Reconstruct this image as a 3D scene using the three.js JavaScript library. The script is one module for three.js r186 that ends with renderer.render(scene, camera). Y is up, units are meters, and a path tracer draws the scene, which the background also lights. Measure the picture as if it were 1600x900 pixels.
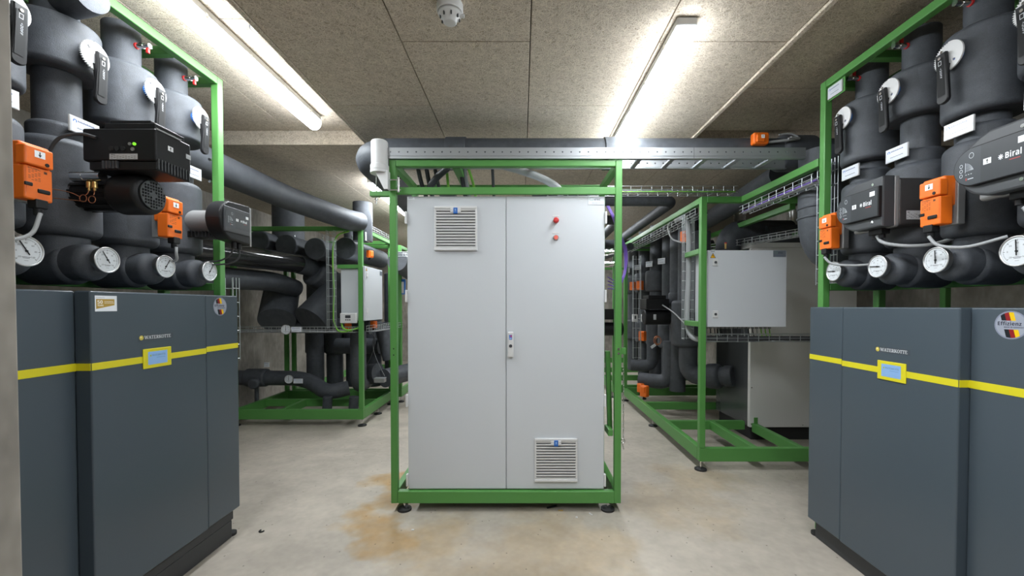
import * as THREE from 'three';
import { RoundedBoxGeometry } from 'three/addons/geometries/RoundedBoxGeometry.js';
import { mergeGeometries } from 'three/addons/utils/BufferGeometryUtils.js';
import { RectAreaLightUniformsLib } from 'three/addons/lights/RectAreaLightUniformsLib.js';

// ---------------------------------------------------------------- camera, lamps, exposure
RectAreaLightUniformsLib.init();
const scene = new THREE.Scene();
scene.background = new THREE.Color(0x000000);
const F = 640, CX = 815, HZ = 478, TILT = 0.0182, EYE = 1.26;
const PY = HZ + F * Math.tan(TILT);
const camera = new THREE.PerspectiveCamera(2 * Math.atan(450 / F) * 180 / Math.PI, 16 / 9, 0.05, 60);
camera.position.set(0, EYE, 0);
camera.rotation.x = -TILT;
camera.setViewOffset(1600, 900, 800 - CX, 450 - PY, 1600, 900);
scene.add(camera);
const renderer = new THREE.WebGLRenderer({ antialias: true });
renderer.toneMapping = THREE.LinearToneMapping;
renderer.toneMappingExposure = 1.0;
renderer.shadowMap.enabled = true;
const LAMP_AREA = 56, LAMP_GLOW = 30;           // radiance of the area light and of the diffuser
const CEIL = EYE + 1.23, RECESS = CEIL + 0.105, STEP = 3.15;
// [x, near d, far d, ceiling height]
const LAMPS = [
  [-1.45, 1.40, 2.90, RECESS], [0.705, 1.76, 3.26, CEIL],
  [-1.45, 3.98, 5.48, CEIL], [0.705, 5.0, 6.5, CEIL],
  [-1.45, -0.9, 0.6, RECESS], [0.705, -0.4, 1.1, CEIL], [-1.45, 6.6, 8.1, CEIL], [0.705, 7.4, 8.9, CEIL],
];

// ---------------------------------------------------------------- helpers
const V = (x, y, z) => new THREE.Vector3(x, y, z);
function W(px, py, d) {                           // pixel + distance of its upright plane -> point
  const y = (PY - py) / F, c = Math.cos(TILT), s = Math.sin(TILT);
  const dy = y * c - s, dz = -y * s - c, t = -d / dz;
  return V((px - CX) / F * t, EYE + dy * t, -d);
}
let seed = 12345;
const rnd = () => ((seed = (seed * 1664525 + 1013904223) >>> 0) / 4294967296);
const rr = (a, b) => a + (b - a) * rnd();

function rbox(w, h, d, r = 0.004, seg = 1) { return new RoundedBoxGeometry(w, h, d, seg, Math.min(r, w / 2.1, h / 2.1, d / 2.1)); }
function bc(x, y, z, w, h, d, r, seg) { return rbox(w, h, d, r, seg).translate(x, y, z); }
function bb(x0, x1, y0, y1, d0, d1, r, seg) { return bc((x0 + x1) / 2, (y0 + y1) / 2, -(d0 + d1) / 2, Math.abs(x1 - x0), Math.abs(y1 - y0), Math.abs(d1 - d0), r, seg); }
const UPV = V(0, 1, 0);
function orient(g, a, b) {
  const q = new THREE.Quaternion().setFromUnitVectors(UPV, b.clone().sub(a).normalize());
  return g.applyQuaternion(q).translate((a.x + b.x) / 2, (a.y + b.y) / 2, (a.z + b.z) / 2);
}
function cyl(a, b, r, r2 = r, seg = 20) { return orient(new THREE.CylinderGeometry(r2, r, a.distanceTo(b), seg), a, b); }
function rcyl(a, b, r, bev = 0.012, seg = 32) {   // cylinder with rounded rims
  const h = a.distanceTo(b) / 2, p = [[0.0005, -h]];
  bev = Math.min(bev, r * 0.9, h * 0.9);
  for (let i = 0; i <= 5; i++) { const t = i / 5 * Math.PI / 2; p.push([r - bev + bev * Math.sin(t), -h + bev - bev * Math.cos(t)]); }
  for (let i = 0; i <= 5; i++) { const t = i / 5 * Math.PI / 2; p.push([r - bev + bev * Math.cos(t), h - bev + bev * Math.sin(t)]); }
  p.push([0.0005, h]);
  return orient(new THREE.LatheGeometry(p.map(q => new THREE.Vector2(q[0], q[1])), seg), a, b);
}
function bent(pts, rad, n = 7) {                  // polyline with rounded corners
  const out = [pts[0].clone()];
  for (let i = 1; i < pts.length - 1; i++) {
    const p = pts[i], a = pts[i - 1].clone().sub(p), b = pts[i + 1].clone().sub(p);
    const k = Math.min(rad, a.length() * 0.49, b.length() * 0.49);
    const s = p.clone().add(a.setLength(k)), e = p.clone().add(b.setLength(k));
    for (let j = 0; j <= n; j++) { const t = j / n; out.push(s.clone().multiplyScalar((1 - t) ** 2).addScaledVector(p, 2 * t * (1 - t)).addScaledVector(e, t * t)); }
  }
  out.push(pts[pts.length - 1].clone());
  return out;
}
function sweep(pts, r, seg = 20, cap = true) {
  const pos = [], nor = [], uv = [], idx = [];
  let t0 = pts[1].clone().sub(pts[0]).normalize();
  let n = Math.abs(t0.y) < 0.9 ? V(0, 1, 0) : V(1, 0, 0);
  n.sub(t0.clone().multiplyScalar(n.dot(t0))).normalize();
  let len = 0;
  const rings = pts.length;
  for (let i = 0; i < rings; i++) {
    const t = (i === 0 ? pts[1].clone().sub(pts[0]) : i === rings - 1 ? pts[i].clone().sub(pts[i - 1]) : pts[i + 1].clone().sub(pts[i - 1])).normalize();
    const q = new THREE.Quaternion().setFromUnitVectors(t0, t); n.applyQuaternion(q).normalize(); t0 = t;
    const b = t.clone().cross(n);
    if (i) len += pts[i].distanceTo(pts[i - 1]);
    for (let j = 0; j <= seg; j++) {
      const a = j / seg * Math.PI * 2, d = n.clone().multiplyScalar(Math.cos(a)).addScaledVector(b, Math.sin(a));
      pos.push(pts[i].x + d.x * r, pts[i].y + d.y * r, pts[i].z + d.z * r); nor.push(d.x, d.y, d.z); uv.push(len, j / seg);
    }
  }
  for (let i = 0; i < rings - 1; i++) for (let j = 0; j < seg; j++) { const a = i * (seg + 1) + j, b = a + seg + 1; idx.push(a, a + 1, b, b, a + 1, b + 1); }
  if (cap) for (const e of [0, rings - 1]) {
    const t = (e ? pts[e].clone().sub(pts[e - 1]) : pts[0].clone().sub(pts[1])).normalize(), c = pos.length / 3;
    pos.push(pts[e].x, pts[e].y, pts[e].z); nor.push(t.x, t.y, t.z); uv.push(0, 0);
    for (let j = 0; j <= seg; j++) { const o = (e * (seg + 1) + j) * 3; pos.push(pos[o], pos[o + 1], pos[o + 2]); nor.push(t.x, t.y, t.z); uv.push(0, 0); }
    for (let j = 0; j < seg; j++) e ? idx.push(c, c + 1 + j, c + 2 + j) : idx.push(c, c + 2 + j, c + 1 + j);
  }
  const g = new THREE.BufferGeometry();
  g.setAttribute('position', new THREE.Float32BufferAttribute(pos, 3)); g.setAttribute('normal', new THREE.Float32BufferAttribute(nor, 3)); g.setAttribute('uv', new THREE.Float32BufferAttribute(uv, 2));
  g.setIndex(idx);
  return g;
}
const pipe = (pts, r, bend = 0.15, seg = 24) => sweep(bent(pts, bend), r, seg);
const cable = (pts, r = 0.004, n = 24, seg = 7) => sweep(new THREE.CatmullRomCurve3(pts).getPoints(n), r, seg);
function flat(list) {
  const gs = (Array.isArray(list) ? list : [list]).map(g => { g = g.index ? g.toNonIndexed() : g; for (const k of Object.keys(g.attributes)) if (!['position', 'normal', 'uv'].includes(k)) g.deleteAttribute(k); g.clearGroups(); return g; });
  return gs.length === 1 ? gs[0] : mergeGeometries(gs);
}
function metric(g, ox = 0, oy = 0) {              // uv in metres by the main direction of each face
  const p = g.attributes.position, n = g.attributes.normal, u = g.attributes.uv;
  for (let i = 0; i < p.count; i += 3) {
    let nx = 0, ny = 0, nz = 0;
    for (let k = 0; k < 3; k++) { nx += Math.abs(n.getX(i + k)); ny += Math.abs(n.getY(i + k)); nz += Math.abs(n.getZ(i + k)); }
    for (let k = 0; k < 3; k++) {
      const x = p.getX(i + k), y = p.getY(i + k), z = p.getZ(i + k);
      if (ny >= nx && ny >= nz) u.setXY(i + k, x + ox, z + oy); else if (nx >= nz) u.setXY(i + k, z + ox, y + oy); else u.setXY(i + k, x + ox, y + oy);
    }
  }
  return g;
}
const taken = {};
function numbered(n) { const k = taken[n] = (taken[n] ?? -1) + 1; return k ? n + '_' + String(k).padStart(3, '0') : n; }
function mesh(name, geos, mat, parent) {
  const g = flat(geos); if (mat.userData.metric) metric(g);
  const m = new THREE.Mesh(g, mat); m.name = name; m.castShadow = m.receiveShadow = true; parent.add(m);
  return m;
}
const part = mesh;
function thing(name, label, category, pos = [0, 0, 0], turn = 0, group) {
  const o = new THREE.Group(); o.name = numbered(name); o.position.set(...pos); o.rotation.y = turn; o.userData = { label, category };
  if (group) o.userData.group = group;
  scene.add(o); return o;
}
function solo(name, geos, mat, label, category, group) {
  const m = mesh(numbered(name), geos, mat, scene); m.userData = { label, category }; if (group) m.userData.group = group; return m;
}
function struct(name, geos, mat, parent = scene) { const m = mesh(name, geos, mat, parent); if (parent === scene) m.userData.kind = 'structure'; return m; }

// ---------------------------------------------------------------- noise and textures
function hash(x, y, s) { let h = Math.imul(x, 374761393) + Math.imul(y, 668265263) + Math.imul(s, 982451653); h = Math.imul(h ^ (h >>> 13), 1274126177); return ((h ^ (h >>> 16)) >>> 0) / 4294967296; }
function vnoise(x, y, s) {
  const xi = Math.floor(x), yi = Math.floor(y), fx = x - xi, fy = y - yi, u = fx * fx * (3 - 2 * fx), v = fy * fy * (3 - 2 * fy);
  return (hash(xi, yi, s) * (1 - u) + hash(xi + 1, yi, s) * u) * (1 - v) + (hash(xi, yi + 1, s) * (1 - u) + hash(xi + 1, yi + 1, s) * u) * v;
}
function fbm(x, y, s, o = 4) { let a = 0.5, t = 0, n = 0; for (let i = 0; i < o; i++) { t += a * vnoise(x, y, s + i); n += a; x *= 2.03; y *= 2.03; a *= 0.55; } return t / n; }
function canvas(w, h, draw) { const c = document.createElement('canvas'); c.width = w; c.height = h; draw(c.getContext('2d'), w, h); return c; }
function ctex(c, srgb = true, rep) { const t = new THREE.CanvasTexture(c); if (srgb) t.colorSpace = THREE.SRGBColorSpace; t.magFilter = THREE.LinearFilter; if (rep) { t.wrapS = t.wrapT = THREE.RepeatWrapping; t.repeat.set(rep, rep); } return t; }
function dtex(n, m, fn, srgb, ru, rv) {
  const a = new Uint8Array(n * m * 4); let o = 0;
  for (let y = 0; y < m; y++) for (let x = 0; x < n; x++) { const c = fn(x / n, y / m); a[o++] = c[0]; a[o++] = c[1]; a[o++] = c[2]; a[o++] = 255; }
  const t = new THREE.DataTexture(a, n, m); if (srgb) t.colorSpace = THREE.SRGBColorSpace; t.magFilter = THREE.LinearFilter; t.wrapS = t.wrapT = THREE.RepeatWrapping; t.repeat.set(ru, rv); t.needsUpdate = true; return t;
}
// wood wool: strands drawn over one another, colour and relief from the same strokes
const woolH = document.createElement('canvas');
const woolC = canvas(1024, 1024, (c, w) => {
  woolH.width = woolH.height = w; const h = woolH.getContext('2d');
  c.fillStyle = 'rgb(158,145,127)'; c.fillRect(0, 0, w, w); h.fillStyle = 'rgb(40,40,40)'; h.fillRect(0, 0, w, w);
  for (let i = 0; i < 9500; i++) {
    const x = rr(0, w), y = rr(0, w), a = rr(0, Math.PI * 2), l = rr(26, 80), k = rr(-26, 26), v = 100 + 155 * (i / 9500), tone = rr(-24, 20), wd = rr(1.6, 4.2);
    const dx = Math.cos(a), dy = Math.sin(a);
    for (const ox of [0, x + l > w ? -w : x - l < 0 ? w : NaN]) for (const oy of [0, y + l > w ? -w : y - l < 0 ? w : NaN]) {
      if (isNaN(ox) || isNaN(oy)) continue;
      for (const [g, col] of [[c, `rgb(${208 + tone | 0},${196 + tone | 0},${179 + tone * 0.9 | 0})`], [h, `rgb(${v | 0},${v | 0},${v | 0})`]]) {
        g.strokeStyle = col; g.lineWidth = wd; g.beginPath(); g.moveTo(x + ox - dx * l / 2, y + oy - dy * l / 2);
        g.quadraticCurveTo(x + ox - dy * k, y + oy + dx * k, x + ox + dx * l / 2, y + oy + dy * l / 2); g.stroke();
      }
    }
  }
  for (let i = 0; i < 120; i++) { c.fillStyle = 'rgba(70,58,44,0.7)'; c.fillRect(rr(0, w), rr(0, w), rr(2, 5), rr(2, 5)); }
});
const mats = {};
function std(o, metricUV) { const m = o.transmission || o.clearcoat || o.specularIntensity !== undefined ? new THREE.MeshPhysicalMaterial(o) : new THREE.MeshStandardMaterial(o); if (metricUV) m.userData.metric = true; return m; }
const lin = (r, g, b) => new THREE.Color().setRGB(r, g, b);
const M = {};
M.wool = std({ map: ctex(woolC, true, 1 / 0.5), bumpMap: ctex(woolH, false, 1 / 0.5), bumpScale: 0.0016, roughness: 0.95 });
M.slab = std({ color: lin(0.10, 0.085, 0.065), roughness: 0.95 });
const STAINS = [[-0.86, 2.36, 0.22, 0.9], [-0.84, 2.62, 0.2, 1], [-0.74, 2.18, 0.2, 0.85], [-0.5, 2.2, 0.3, 0.4], [-0.9, 2.9, 0.2, 0.9], [0.1, 1.95, 0.55, 0.28], [0.45, 2.15, 0.22, 0.25], [-0.2, 1.75, 0.6, 0.22], [1.3, 3.0, 0.3, 0.25], [1.0, 2.6, 0.35, 0.2]];
const FX = 7.6, FZ = 12.4;                        // floor size; d = 10 - v*FZ handled below
M.floor = std({
  map: dtex(1536, 2048, (u, v) => {
    const x = -3.8 + u * FX, d = -2.4 + v * FZ;
    let n = fbm(x * 1.4, d * 1.4, 3, 5), f = fbm(x * 9, d * 9, 40, 3), g = fbm(x * 40, d * 40, 71, 2);
    const sw = fbm(x * 2.2 + 3 * n, d * 5 + 2 * n, 17, 4);
    let b = 170 + (n - 0.5) * 40 + (f - 0.5) * 16 + (g - 0.5) * 12 + (sw - 0.5) * 24;
    let c = [b, b * 0.95, b * 0.88], s = 0;
    for (const [sx, sd, r, k] of STAINS) { const q = Math.hypot(x - sx, d - sd) / r + (fbm(x * 6, d * 6, 90, 4) - 0.5) * 1.5; s = Math.max(s, k * Math.min(1, Math.max(0, (1.12 - q) * 1.7))); }
    s *= 0.55 + 0.55 * fbm(x * 16, d * 16, 120, 3);
    c = [c[0] * (1 - s * 0.04), c[1] * (1 - s * 0.20), c[2] * (1 - s * 0.46)];
    if (hash(u * 1536 | 0, v * 2048 | 0, 5) > 0.9992) c = c.map(q => q * 0.5);
    return c;
  }, true, 1, 1),
  bumpMap: dtex(512, 512, (u, v) => { const q = 128 + (hash(u * 512 | 0, v * 512 | 0, 8) - 0.5) * 90; return [q, q, q]; }, false, 10, 16), bumpScale: 0.0006, roughness: 0.62,
});
M.concrete = std({ map: dtex(512, 512, (u, v) => { const n = fbm(u * 8, v * 8, 5, 5), f = fbm(u * 90, v * 30, 15, 2); const b = 144 + (n - 0.5) * 76 + (f - 0.5) * 26; return [b, b * 0.96, b * 0.905]; }, true, 0.5, 0.5), roughness: 0.9 }, true);
const foamMap = dtex(512, 512, (u, v) => { const n = fbm(u * 16, v * 16, 55, 4), f = hash(u * 512 | 0, v * 512 | 0, 9); const b = 74 + (n - 0.5) * 22 + (f - 0.5) * 12; return [b * 0.955, b, b * 1.075]; }, true, 1.6, 1.6);
const foamBump = dtex(256, 256, (u, v) => { const q = 128 + (hash(u * 256 | 0, v * 256 | 0, 19) - 0.5) * 200; return [q, q, q]; }, false, 4, 4);
M.foam = std({ map: foamMap, bumpMap: foamBump, bumpScale: 0.0006, roughness: 0.62 }, true);
M.green = std({ color: lin(0.085, 0.27, 0.062), roughness: 0.42 });
M.cabinet = std({ color: lin(0.585, 0.61, 0.64), roughness: 0.42 });
M.white = std({ color: lin(0.66, 0.66, 0.66), roughness: 0.4 });
M.offwhite = std({ color: lin(0.78, 0.77, 0.75), roughness: 0.45 });
M.pump = std({ color: lin(0.064, 0.084, 0.103), roughness: 0.3 });
M.plinth = std({ color: lin(0.032, 0.034, 0.037), roughness: 0.5 });
M.yellow = std({ color: lin(0.72, 0.64, 0.015), roughness: 0.45 });
M.black = std({ color: lin(0.012, 0.012, 0.013), roughness: 0.45, specularIntensity: 0.55 });
M.rubber = std({ color: lin(0.02, 0.02, 0.021), roughness: 0.7 });
M.gloss = std({ color: lin(0.02, 0.02, 0.021), roughness: 0.13 });
M.charcoal = std({ color: lin(0.05, 0.053, 0.058), roughness: 0.45 });
M.motor = std({ color: lin(0.30, 0.30, 0.30), roughness: 0.42, metalness: 0.35 });
M.galv = std({ color: lin(0.42, 0.44, 0.46), roughness: 0.45, metalness: 0.85 });
M.wire = std({ color: lin(0.55, 0.58, 0.60), roughness: 0.35, metalness: 0.85 });
M.chrome = std({ color: lin(0.72, 0.72, 0.72), roughness: 0.18, metalness: 1 });
M.chromesoft = std({ color: lin(0.6, 0.6, 0.6), roughness: 0.34, metalness: 1 });
M.darkbox = std({ color: lin(0.045, 0.043, 0.043), roughness: 0.4 });
M.orange = std({ color: lin(0.86, 0.165, 0.010), roughness: 0.42 });
M.red = std({ color: lin(0.55, 0.02, 0.02), roughness: 0.4 });
M.blue = std({ color: lin(0.02, 0.16, 0.55), roughness: 0.4 });
M.brass = std({ color: lin(0.55, 0.38, 0.14), roughness: 0.35, metalness: 0.8 });
M.copper = std({ color: lin(0.45, 0.19, 0.10), roughness: 0.35, metalness: 0.8 });
M.greycable = std({ color: lin(0.36, 0.37, 0.38), roughness: 0.5 });
M.darkcable = std({ color: lin(0.05, 0.052, 0.056), roughness: 0.5 });
M.purple = std({ color: lin(0.17, 0.10, 0.42), roughness: 0.5 });
M.greencable = std({ color: lin(0.22, 0.55, 0.06), roughness: 0.5 });
M.lens = std({ color: lin(0.9, 0.9, 0.9), emissive: lin(0.90, 0.955, 1.0), emissiveIntensity: LAMP_GLOW, roughness: 0.5 });
M.housing = std({ color: lin(0.5, 0.5, 0.5), roughness: 0.5 });
M.foil = std({ color: lin(0.6, 0.6, 0.6), roughness: 0.3, metalness: 0.9 });
const printMat = (w, h, draw, rough = 0.45, extra = {}) => std({ map: ctex(canvas(w, h, draw)), roughness: rough, ...extra });
const panel = (w, h, x = 0, y = 0, z = 0) => new THREE.PlaneGeometry(w, h).translate(x, y, z);

// ---------------------------------------------------------------- the room
const floorGeo = new THREE.BoxGeometry(FX, 0.2, FZ).translate(0, -0.1, 2.4 - FZ / 2);
{ // floor uv by position
  const p = floorGeo.attributes.position, u = floorGeo.attributes.uv;
  for (let i = 0; i < p.count; i++) u.setXY(i, (p.getX(i) + 3.8) / FX, (-p.getZ(i) + 2.4) / FZ);
}
struct('floor', floorGeo, M.floor);
struct('wall_left', bb(-3.6, -3.4, 0, 3, -2.4, 9.6, 0.001), M.concrete);
struct('wall_right', bb(3.45, 3.65, 0, 3, -2.4, 9.6, 0.001), M.concrete);
struct('wall_back', bb(-3.4, 3.45, 0, 3, 9.4, 9.6, 0.001), M.concrete);
struct('wall_front', bb(-3.4, 3.45, 0, 3, -2.4, -2.2, 0.001), M.concrete);
struct('wall_entrance', bb(-3.4, -1.131, 0, RECESS + 0.02, 0.74, 0.92, 0.006), M.concrete);

const TH = 0.025;
const ceiling = struct('ceiling', [
  bb(-1.16, 1.24, CEIL + TH + 0.001, 2.95, -2.2, 9.4, 0.001),
  bb(-3.4, -1.16, CEIL + TH + 0.001, 2.95, STEP + 0.03, 9.4, 0.001), bb(1.24, 3.45, CEIL + TH + 0.001, 2.95, STEP + 0.03, 9.4, 0.001),
  bb(-3.4, -1.16, RECESS + TH + 0.001, 2.95, -2.2, STEP + 0.03, 0.001), bb(1.24, 3.45, RECESS + TH + 0.001, 2.95, -2.2, STEP + 0.03, 0.001)], M.slab);
{
  const cache = {};
  const shape = (w, l, v) => cache[[w.toFixed(3), l.toFixed(3), v]] ??= metric(flat(rbox(w, TH, l, 0.003)), v * 0.37, v * 0.53);
  const put = (x0, x1, d0, d1, y) => {
    const g = shape(x1 - x0 - 0.004, d1 - d0 - 0.004, (rnd() * 4) | 0), m = new THREE.Mesh(g, M.wool);
    m.name = 'ceiling_panel'; m.castShadow = m.receiveShadow = true; m.position.set((x0 + x1) / 2, y + TH / 2, -(d0 + d1) / 2); ceiling.add(m);
  };
  for (let k = -4; k < 6; k++) {
    const x0 = Math.max(-3.4, -1.16 + 0.6 * k), x1 = Math.min(3.45, -0.56 + 0.6 * k), centre = k >= 0 && k < 4;
    const cuts = centre ? [-2.2, 9.4] : [-2.2, STEP, 9.4];
    for (let d = -3.46 + (k & 1 ? 0.59 : 0) + 1.2 - 1.2; d < 9.4; d += 1.2)
      for (let c = 0; c < cuts.length - 1; c++) {
        const a = Math.max(d, cuts[c]), b = Math.min(d + 1.2, cuts[c + 1]);
        if (b - a > 0.02) put(x0, x1, a, b, centre || c ? CEIL : RECESS);
      }
  }
  // boards that close the step of the recesses
  const edge = (x0, x1, d0, d1, y0, name) => { const m = struct(name, bb(x0, x1, y0, RECESS + 0.005, d0, d1, 0.003), M.wool, ceiling); metric(m.geometry); };
  for (let d = -2.2; d < STEP; d += 1.2) { edge(-1.186, -1.161, d + 0.002, Math.min(STEP, d + 1.198), CEIL - 0.004, 'edge_board'); edge(1.241, 1.266, d + 0.002, Math.min(STEP, d + 1.198), CEIL - 0.012, 'edge_board'); }
  for (let k = 0; k < 2; k++) { edge(-1.188 - 1.1 * (k + 1), -1.19 - 1.1 * k, STEP, STEP + 0.025, CEIL + 0.001, 'step_board'); edge(1.268 + 1.08 * k, 1.266 + 1.08 * (k + 1), STEP, STEP + 0.025, CEIL + 0.001, 'step_board'); }
  for (const m of ceiling.children) m.userData = {};
}

// ---------------------------------------------------------------- lamps
LAMPS.forEach(([x, d0, d1, top], i) => {
  const l = d1 - d0, where = ['in the ceiling recess over the aisle', 'on the ceiling beside the smoke detector', 'on the low ceiling behind the siren', 'on the far ceiling over the pipe racks', 'in the recess beside the entrance wall', 'on the ceiling behind the smoke detector', 'at the far wall over the pipe racks', 'at the far wall beyond the cabinet'][i];
  const t = thing('linear_lamp', 'long glowing white linear lamp ' + where, 'lamp', [x, top, -(d0 + d1) / 2]);
  part('housing', bc(0, -0.021, 0, 0.09, 0.042, l, 0.012, 2), M.housing, t);
  const cs = new THREE.Shape(); cs.moveTo(-0.041, 0); cs.lineTo(-0.041, -0.012); cs.absarc(0, -0.016, 0.041, Math.PI, Math.PI * 2, false); cs.lineTo(0.041, -0.012); cs.lineTo(0.041, 0); cs.closePath();
  part('diffuser', new THREE.ExtrudeGeometry(cs, { depth: l - 0.02, bevelEnabled: true, bevelSize: 0.004, bevelThickness: 0.008, bevelSegments: 2, curveSegments: 16 }).translate(0, -0.0425, -l / 2 + 0.01), M.lens, t);
  for (let k = 0; k < 5; k++) for (const s of [-1, 1]) part('clip', bc(s * 0.0465, -0.042, -l / 2 + l * (k + 0.5) / 5, 0.005, 0.026, 0.02, 0.002), M.chrome, t);
  const a = new THREE.RectAreaLight(new THREE.Color(0.90, 0.955, 1.0), LAMP_AREA, 0.08, l);
  a.position.set(x, top - 0.114, -(d0 + d1) / 2); a.rotation.x = -Math.PI / 2; a.name = 'lamp_light'; scene.add(a);
});

// ---------------------------------------------------------------- small shared things
// things that face the aisle are built looking along +z (x to their right) and turned
const faceTurn = s => -s * Math.PI / 2;
const RACK = ['rack above gold-stickered heat pump', 'rack opposite gold-stickered heat pump'];
const rackName = s => RACK[s < 0 ? 0 : 1];
const ROWD = [2.15, 1.885, 1.62, 1.355], ORD = ['first', 'second', 'third', 'fourth'], PX = 1.82;

// prints
const arrow = (c, x, y, r, s) => { c.fillRect(x - r * 0.18, y - r, r * 0.36, r * 2); c.beginPath(); c.moveTo(x, y + s * r * 1.05); c.lineTo(x - r * 0.6, y + s * r * 0.1); c.lineTo(x + r * 0.6, y + s * r * 0.1); c.closePath(); c.fill(); };
const dialMat = printMat(256, 256, (c, w) => {
  c.fillStyle = '#d4d8dc'; c.fillRect(0, 0, w, w); c.strokeStyle = c.fillStyle = '#1a1d20'; c.translate(w / 2, w / 2); c.font = '20px sans-serif'; c.textAlign = 'center';
  for (let i = 0; i <= 60; i++) { const a = (-225 + i * 4.5) * Math.PI / 180, r = i % 10 ? 102 : 94; c.lineWidth = i % 10 ? 2 : 4; c.beginPath(); c.moveTo(Math.cos(a) * r, Math.sin(a) * r); c.lineTo(Math.cos(a) * 110, Math.sin(a) * 110); c.stroke(); }
  for (let i = 0; i <= 6; i++) { const a = (-225 + i * 45) * Math.PI / 180; c.fillText(String(i * 20 - 20), Math.cos(a) * 74, Math.sin(a) * 74 + 7); }
  c.font = '14px sans-serif'; c.fillText('°C', 0, -26); c.fillRect(-34, 52, 68, 4); c.fillRect(-26, 62, 52, 3); c.fillRect(-16, 84, 32, 2);
});
const plateMat = printMat(256, 144, (c, w, h) => {
  c.fillStyle = '#d3d7df'; c.fillRect(0, 0, w, h); c.strokeStyle = '#2f62b8'; c.lineWidth = 7; c.beginPath(); c.arc(36, 40, 14, Math.PI * 0.8, Math.PI * 2.25); c.stroke();
  c.fillStyle = '#46527a'; for (let i = 0; i < 17; i++) c.fillRect(62 + i * 9, 30 + (i % 3 === 0 ? -4 : 0), 6, i % 3 === 0 ? 16 : 12);
  c.fillStyle = '#5b6170'; for (let i = 0; i < 20; i++) c.fillRect(54 + i * 8, 98 + (i % 4 === 1 ? -3 : 0), 5, 10);
}, 0.25);
const leverMat = printMat(64, 256, (c, w, h) => { c.fillStyle = '#0c0d0e'; c.fillRect(0, 0, w, h); c.strokeStyle = '#b8babd'; c.lineWidth = 4; c.strokeRect(20, 18, 24, 26); c.fillStyle = '#b0b3b7'; c.save(); c.translate(40, 66); c.rotate(Math.PI / 2); c.font = 'bold 24px sans-serif'; c.fillText('<2OFF', 0, 10); c.restore(); }, 0.6, { specularIntensity: 0.5 });
const biralPrint = (c, w, h) => {
  c.fillStyle = '#2a2d31'; c.fillRect(0, 0, w, h); c.fillStyle = '#34383d'; c.fillRect(0, 0, w * 0.37, h);
  c.strokeStyle = '#c9ced4'; c.lineWidth = 3; for (const y of [92, 122, 152]) { c.beginPath(); c.arc(52, y, 10, 0, 7); c.stroke(); } c.beginPath(); c.arc(124, 42, 16, 0, 7); c.stroke();
  c.lineWidth = 2; for (let k = 0; k < 6; k++) { c.beginPath(); c.moveTo(84, 84 + k * 9); c.quadraticCurveTo(120, 88 + k * 8, 140 - k * 3, 130); c.stroke(); } c.strokeRect(82, 80, 1, 58);
  c.fillStyle = '#c9ced4'; for (const x of [84, 102, 120]) c.fillRect(x, 150, 9, 4); c.fillRect(100, 178, 40, 5); c.fillStyle = '#b3322e'; c.fillRect(86, 172, 7, 16);
  c.fillStyle = '#f0f2f4'; c.fillRect(206, 88, 52, 34); c.fillStyle = '#15181b'; arrow(c, 232, 105, 13, -1);
  c.fillStyle = '#e3e6e9'; c.font = 'bold 46px sans-serif'; c.fillText('Biral', 342, 122); c.strokeStyle = '#e3e6e9'; c.lineWidth = 5;
  for (let k = 0; k < 4; k++) { const a = k * Math.PI / 4; c.beginPath(); c.moveTo(318 - 16 * Math.cos(a), 106 - 16 * Math.sin(a)); c.lineTo(318 + 16 * Math.cos(a), 106 + 16 * Math.sin(a)); c.stroke(); }
  c.fillStyle = '#b3322e'; c.fillRect(372, 134, 64, 4);
  c.fillStyle = '#e9ebee'; c.fillRect(420, 24, 60, 36);
};
const biralMat = printMat(512, 220, biralPrint, 0.4);
const actMat = printMat(128, 160, (c, w, h) => {
  c.fillStyle = 'rgb(237,112,22)'; c.fillRect(0, 0, w, h); c.fillStyle = '#5a2c0c'; for (let i = 0; i < 9; i++) for (let k = 0; k < 4; k++) if ((i * 7 + k * 3) % 4) c.fillRect(10 + k * 16, 12 + i * 9, 12, 3); c.font = 'bold 14px sans-serif'; c.fillText('BELIMO', 8, 14);
  c.fillRect(88, 12, 16, 16);
});
const arrowMat = up => printMat(64, 48, (c, w, h) => { c.fillStyle = '#eef0f2'; c.fillRect(0, 0, w, h); c.fillStyle = '#111'; arrow(c, w / 2, h / 2, 18, up ? -1 : 1); });
const arrowUp = arrowMat(true), arrowDown = arrowMat(false);
const typePlate = printMat(256, 64, (c, w, h) => { c.fillStyle = '#c9cccf'; c.fillRect(0, 0, w, h); c.fillStyle = '#1d2023'; c.font = 'bold 15px sans-serif'; c.fillText('Biral', 16, 17); for (let i = 0; i < 5; i++) for (let k = 0; k < 9; k++) if ((i * 5 + k * 7) % 3) c.fillRect(12 + k * 26, 24 + i * 7, 18, 2); });
const warnMat = printMat(64, 64, (c, w, h) => { c.fillStyle = '#c6cad0'; c.fillRect(0, 0, w, h); c.fillStyle = '#f0b400'; c.strokeStyle = '#111'; c.lineWidth = 4; c.beginPath(); c.moveTo(32, 5); c.lineTo(60, 57); c.lineTo(4, 57); c.closePath(); c.fill(); c.stroke(); c.fillStyle = '#111'; c.beginPath(); c.moveTo(35, 18); c.lineTo(25, 38); c.lineTo(32, 38); c.lineTo(28, 52); c.lineTo(40, 33); c.lineTo(33, 33); c.closePath(); c.fill(); });
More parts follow.
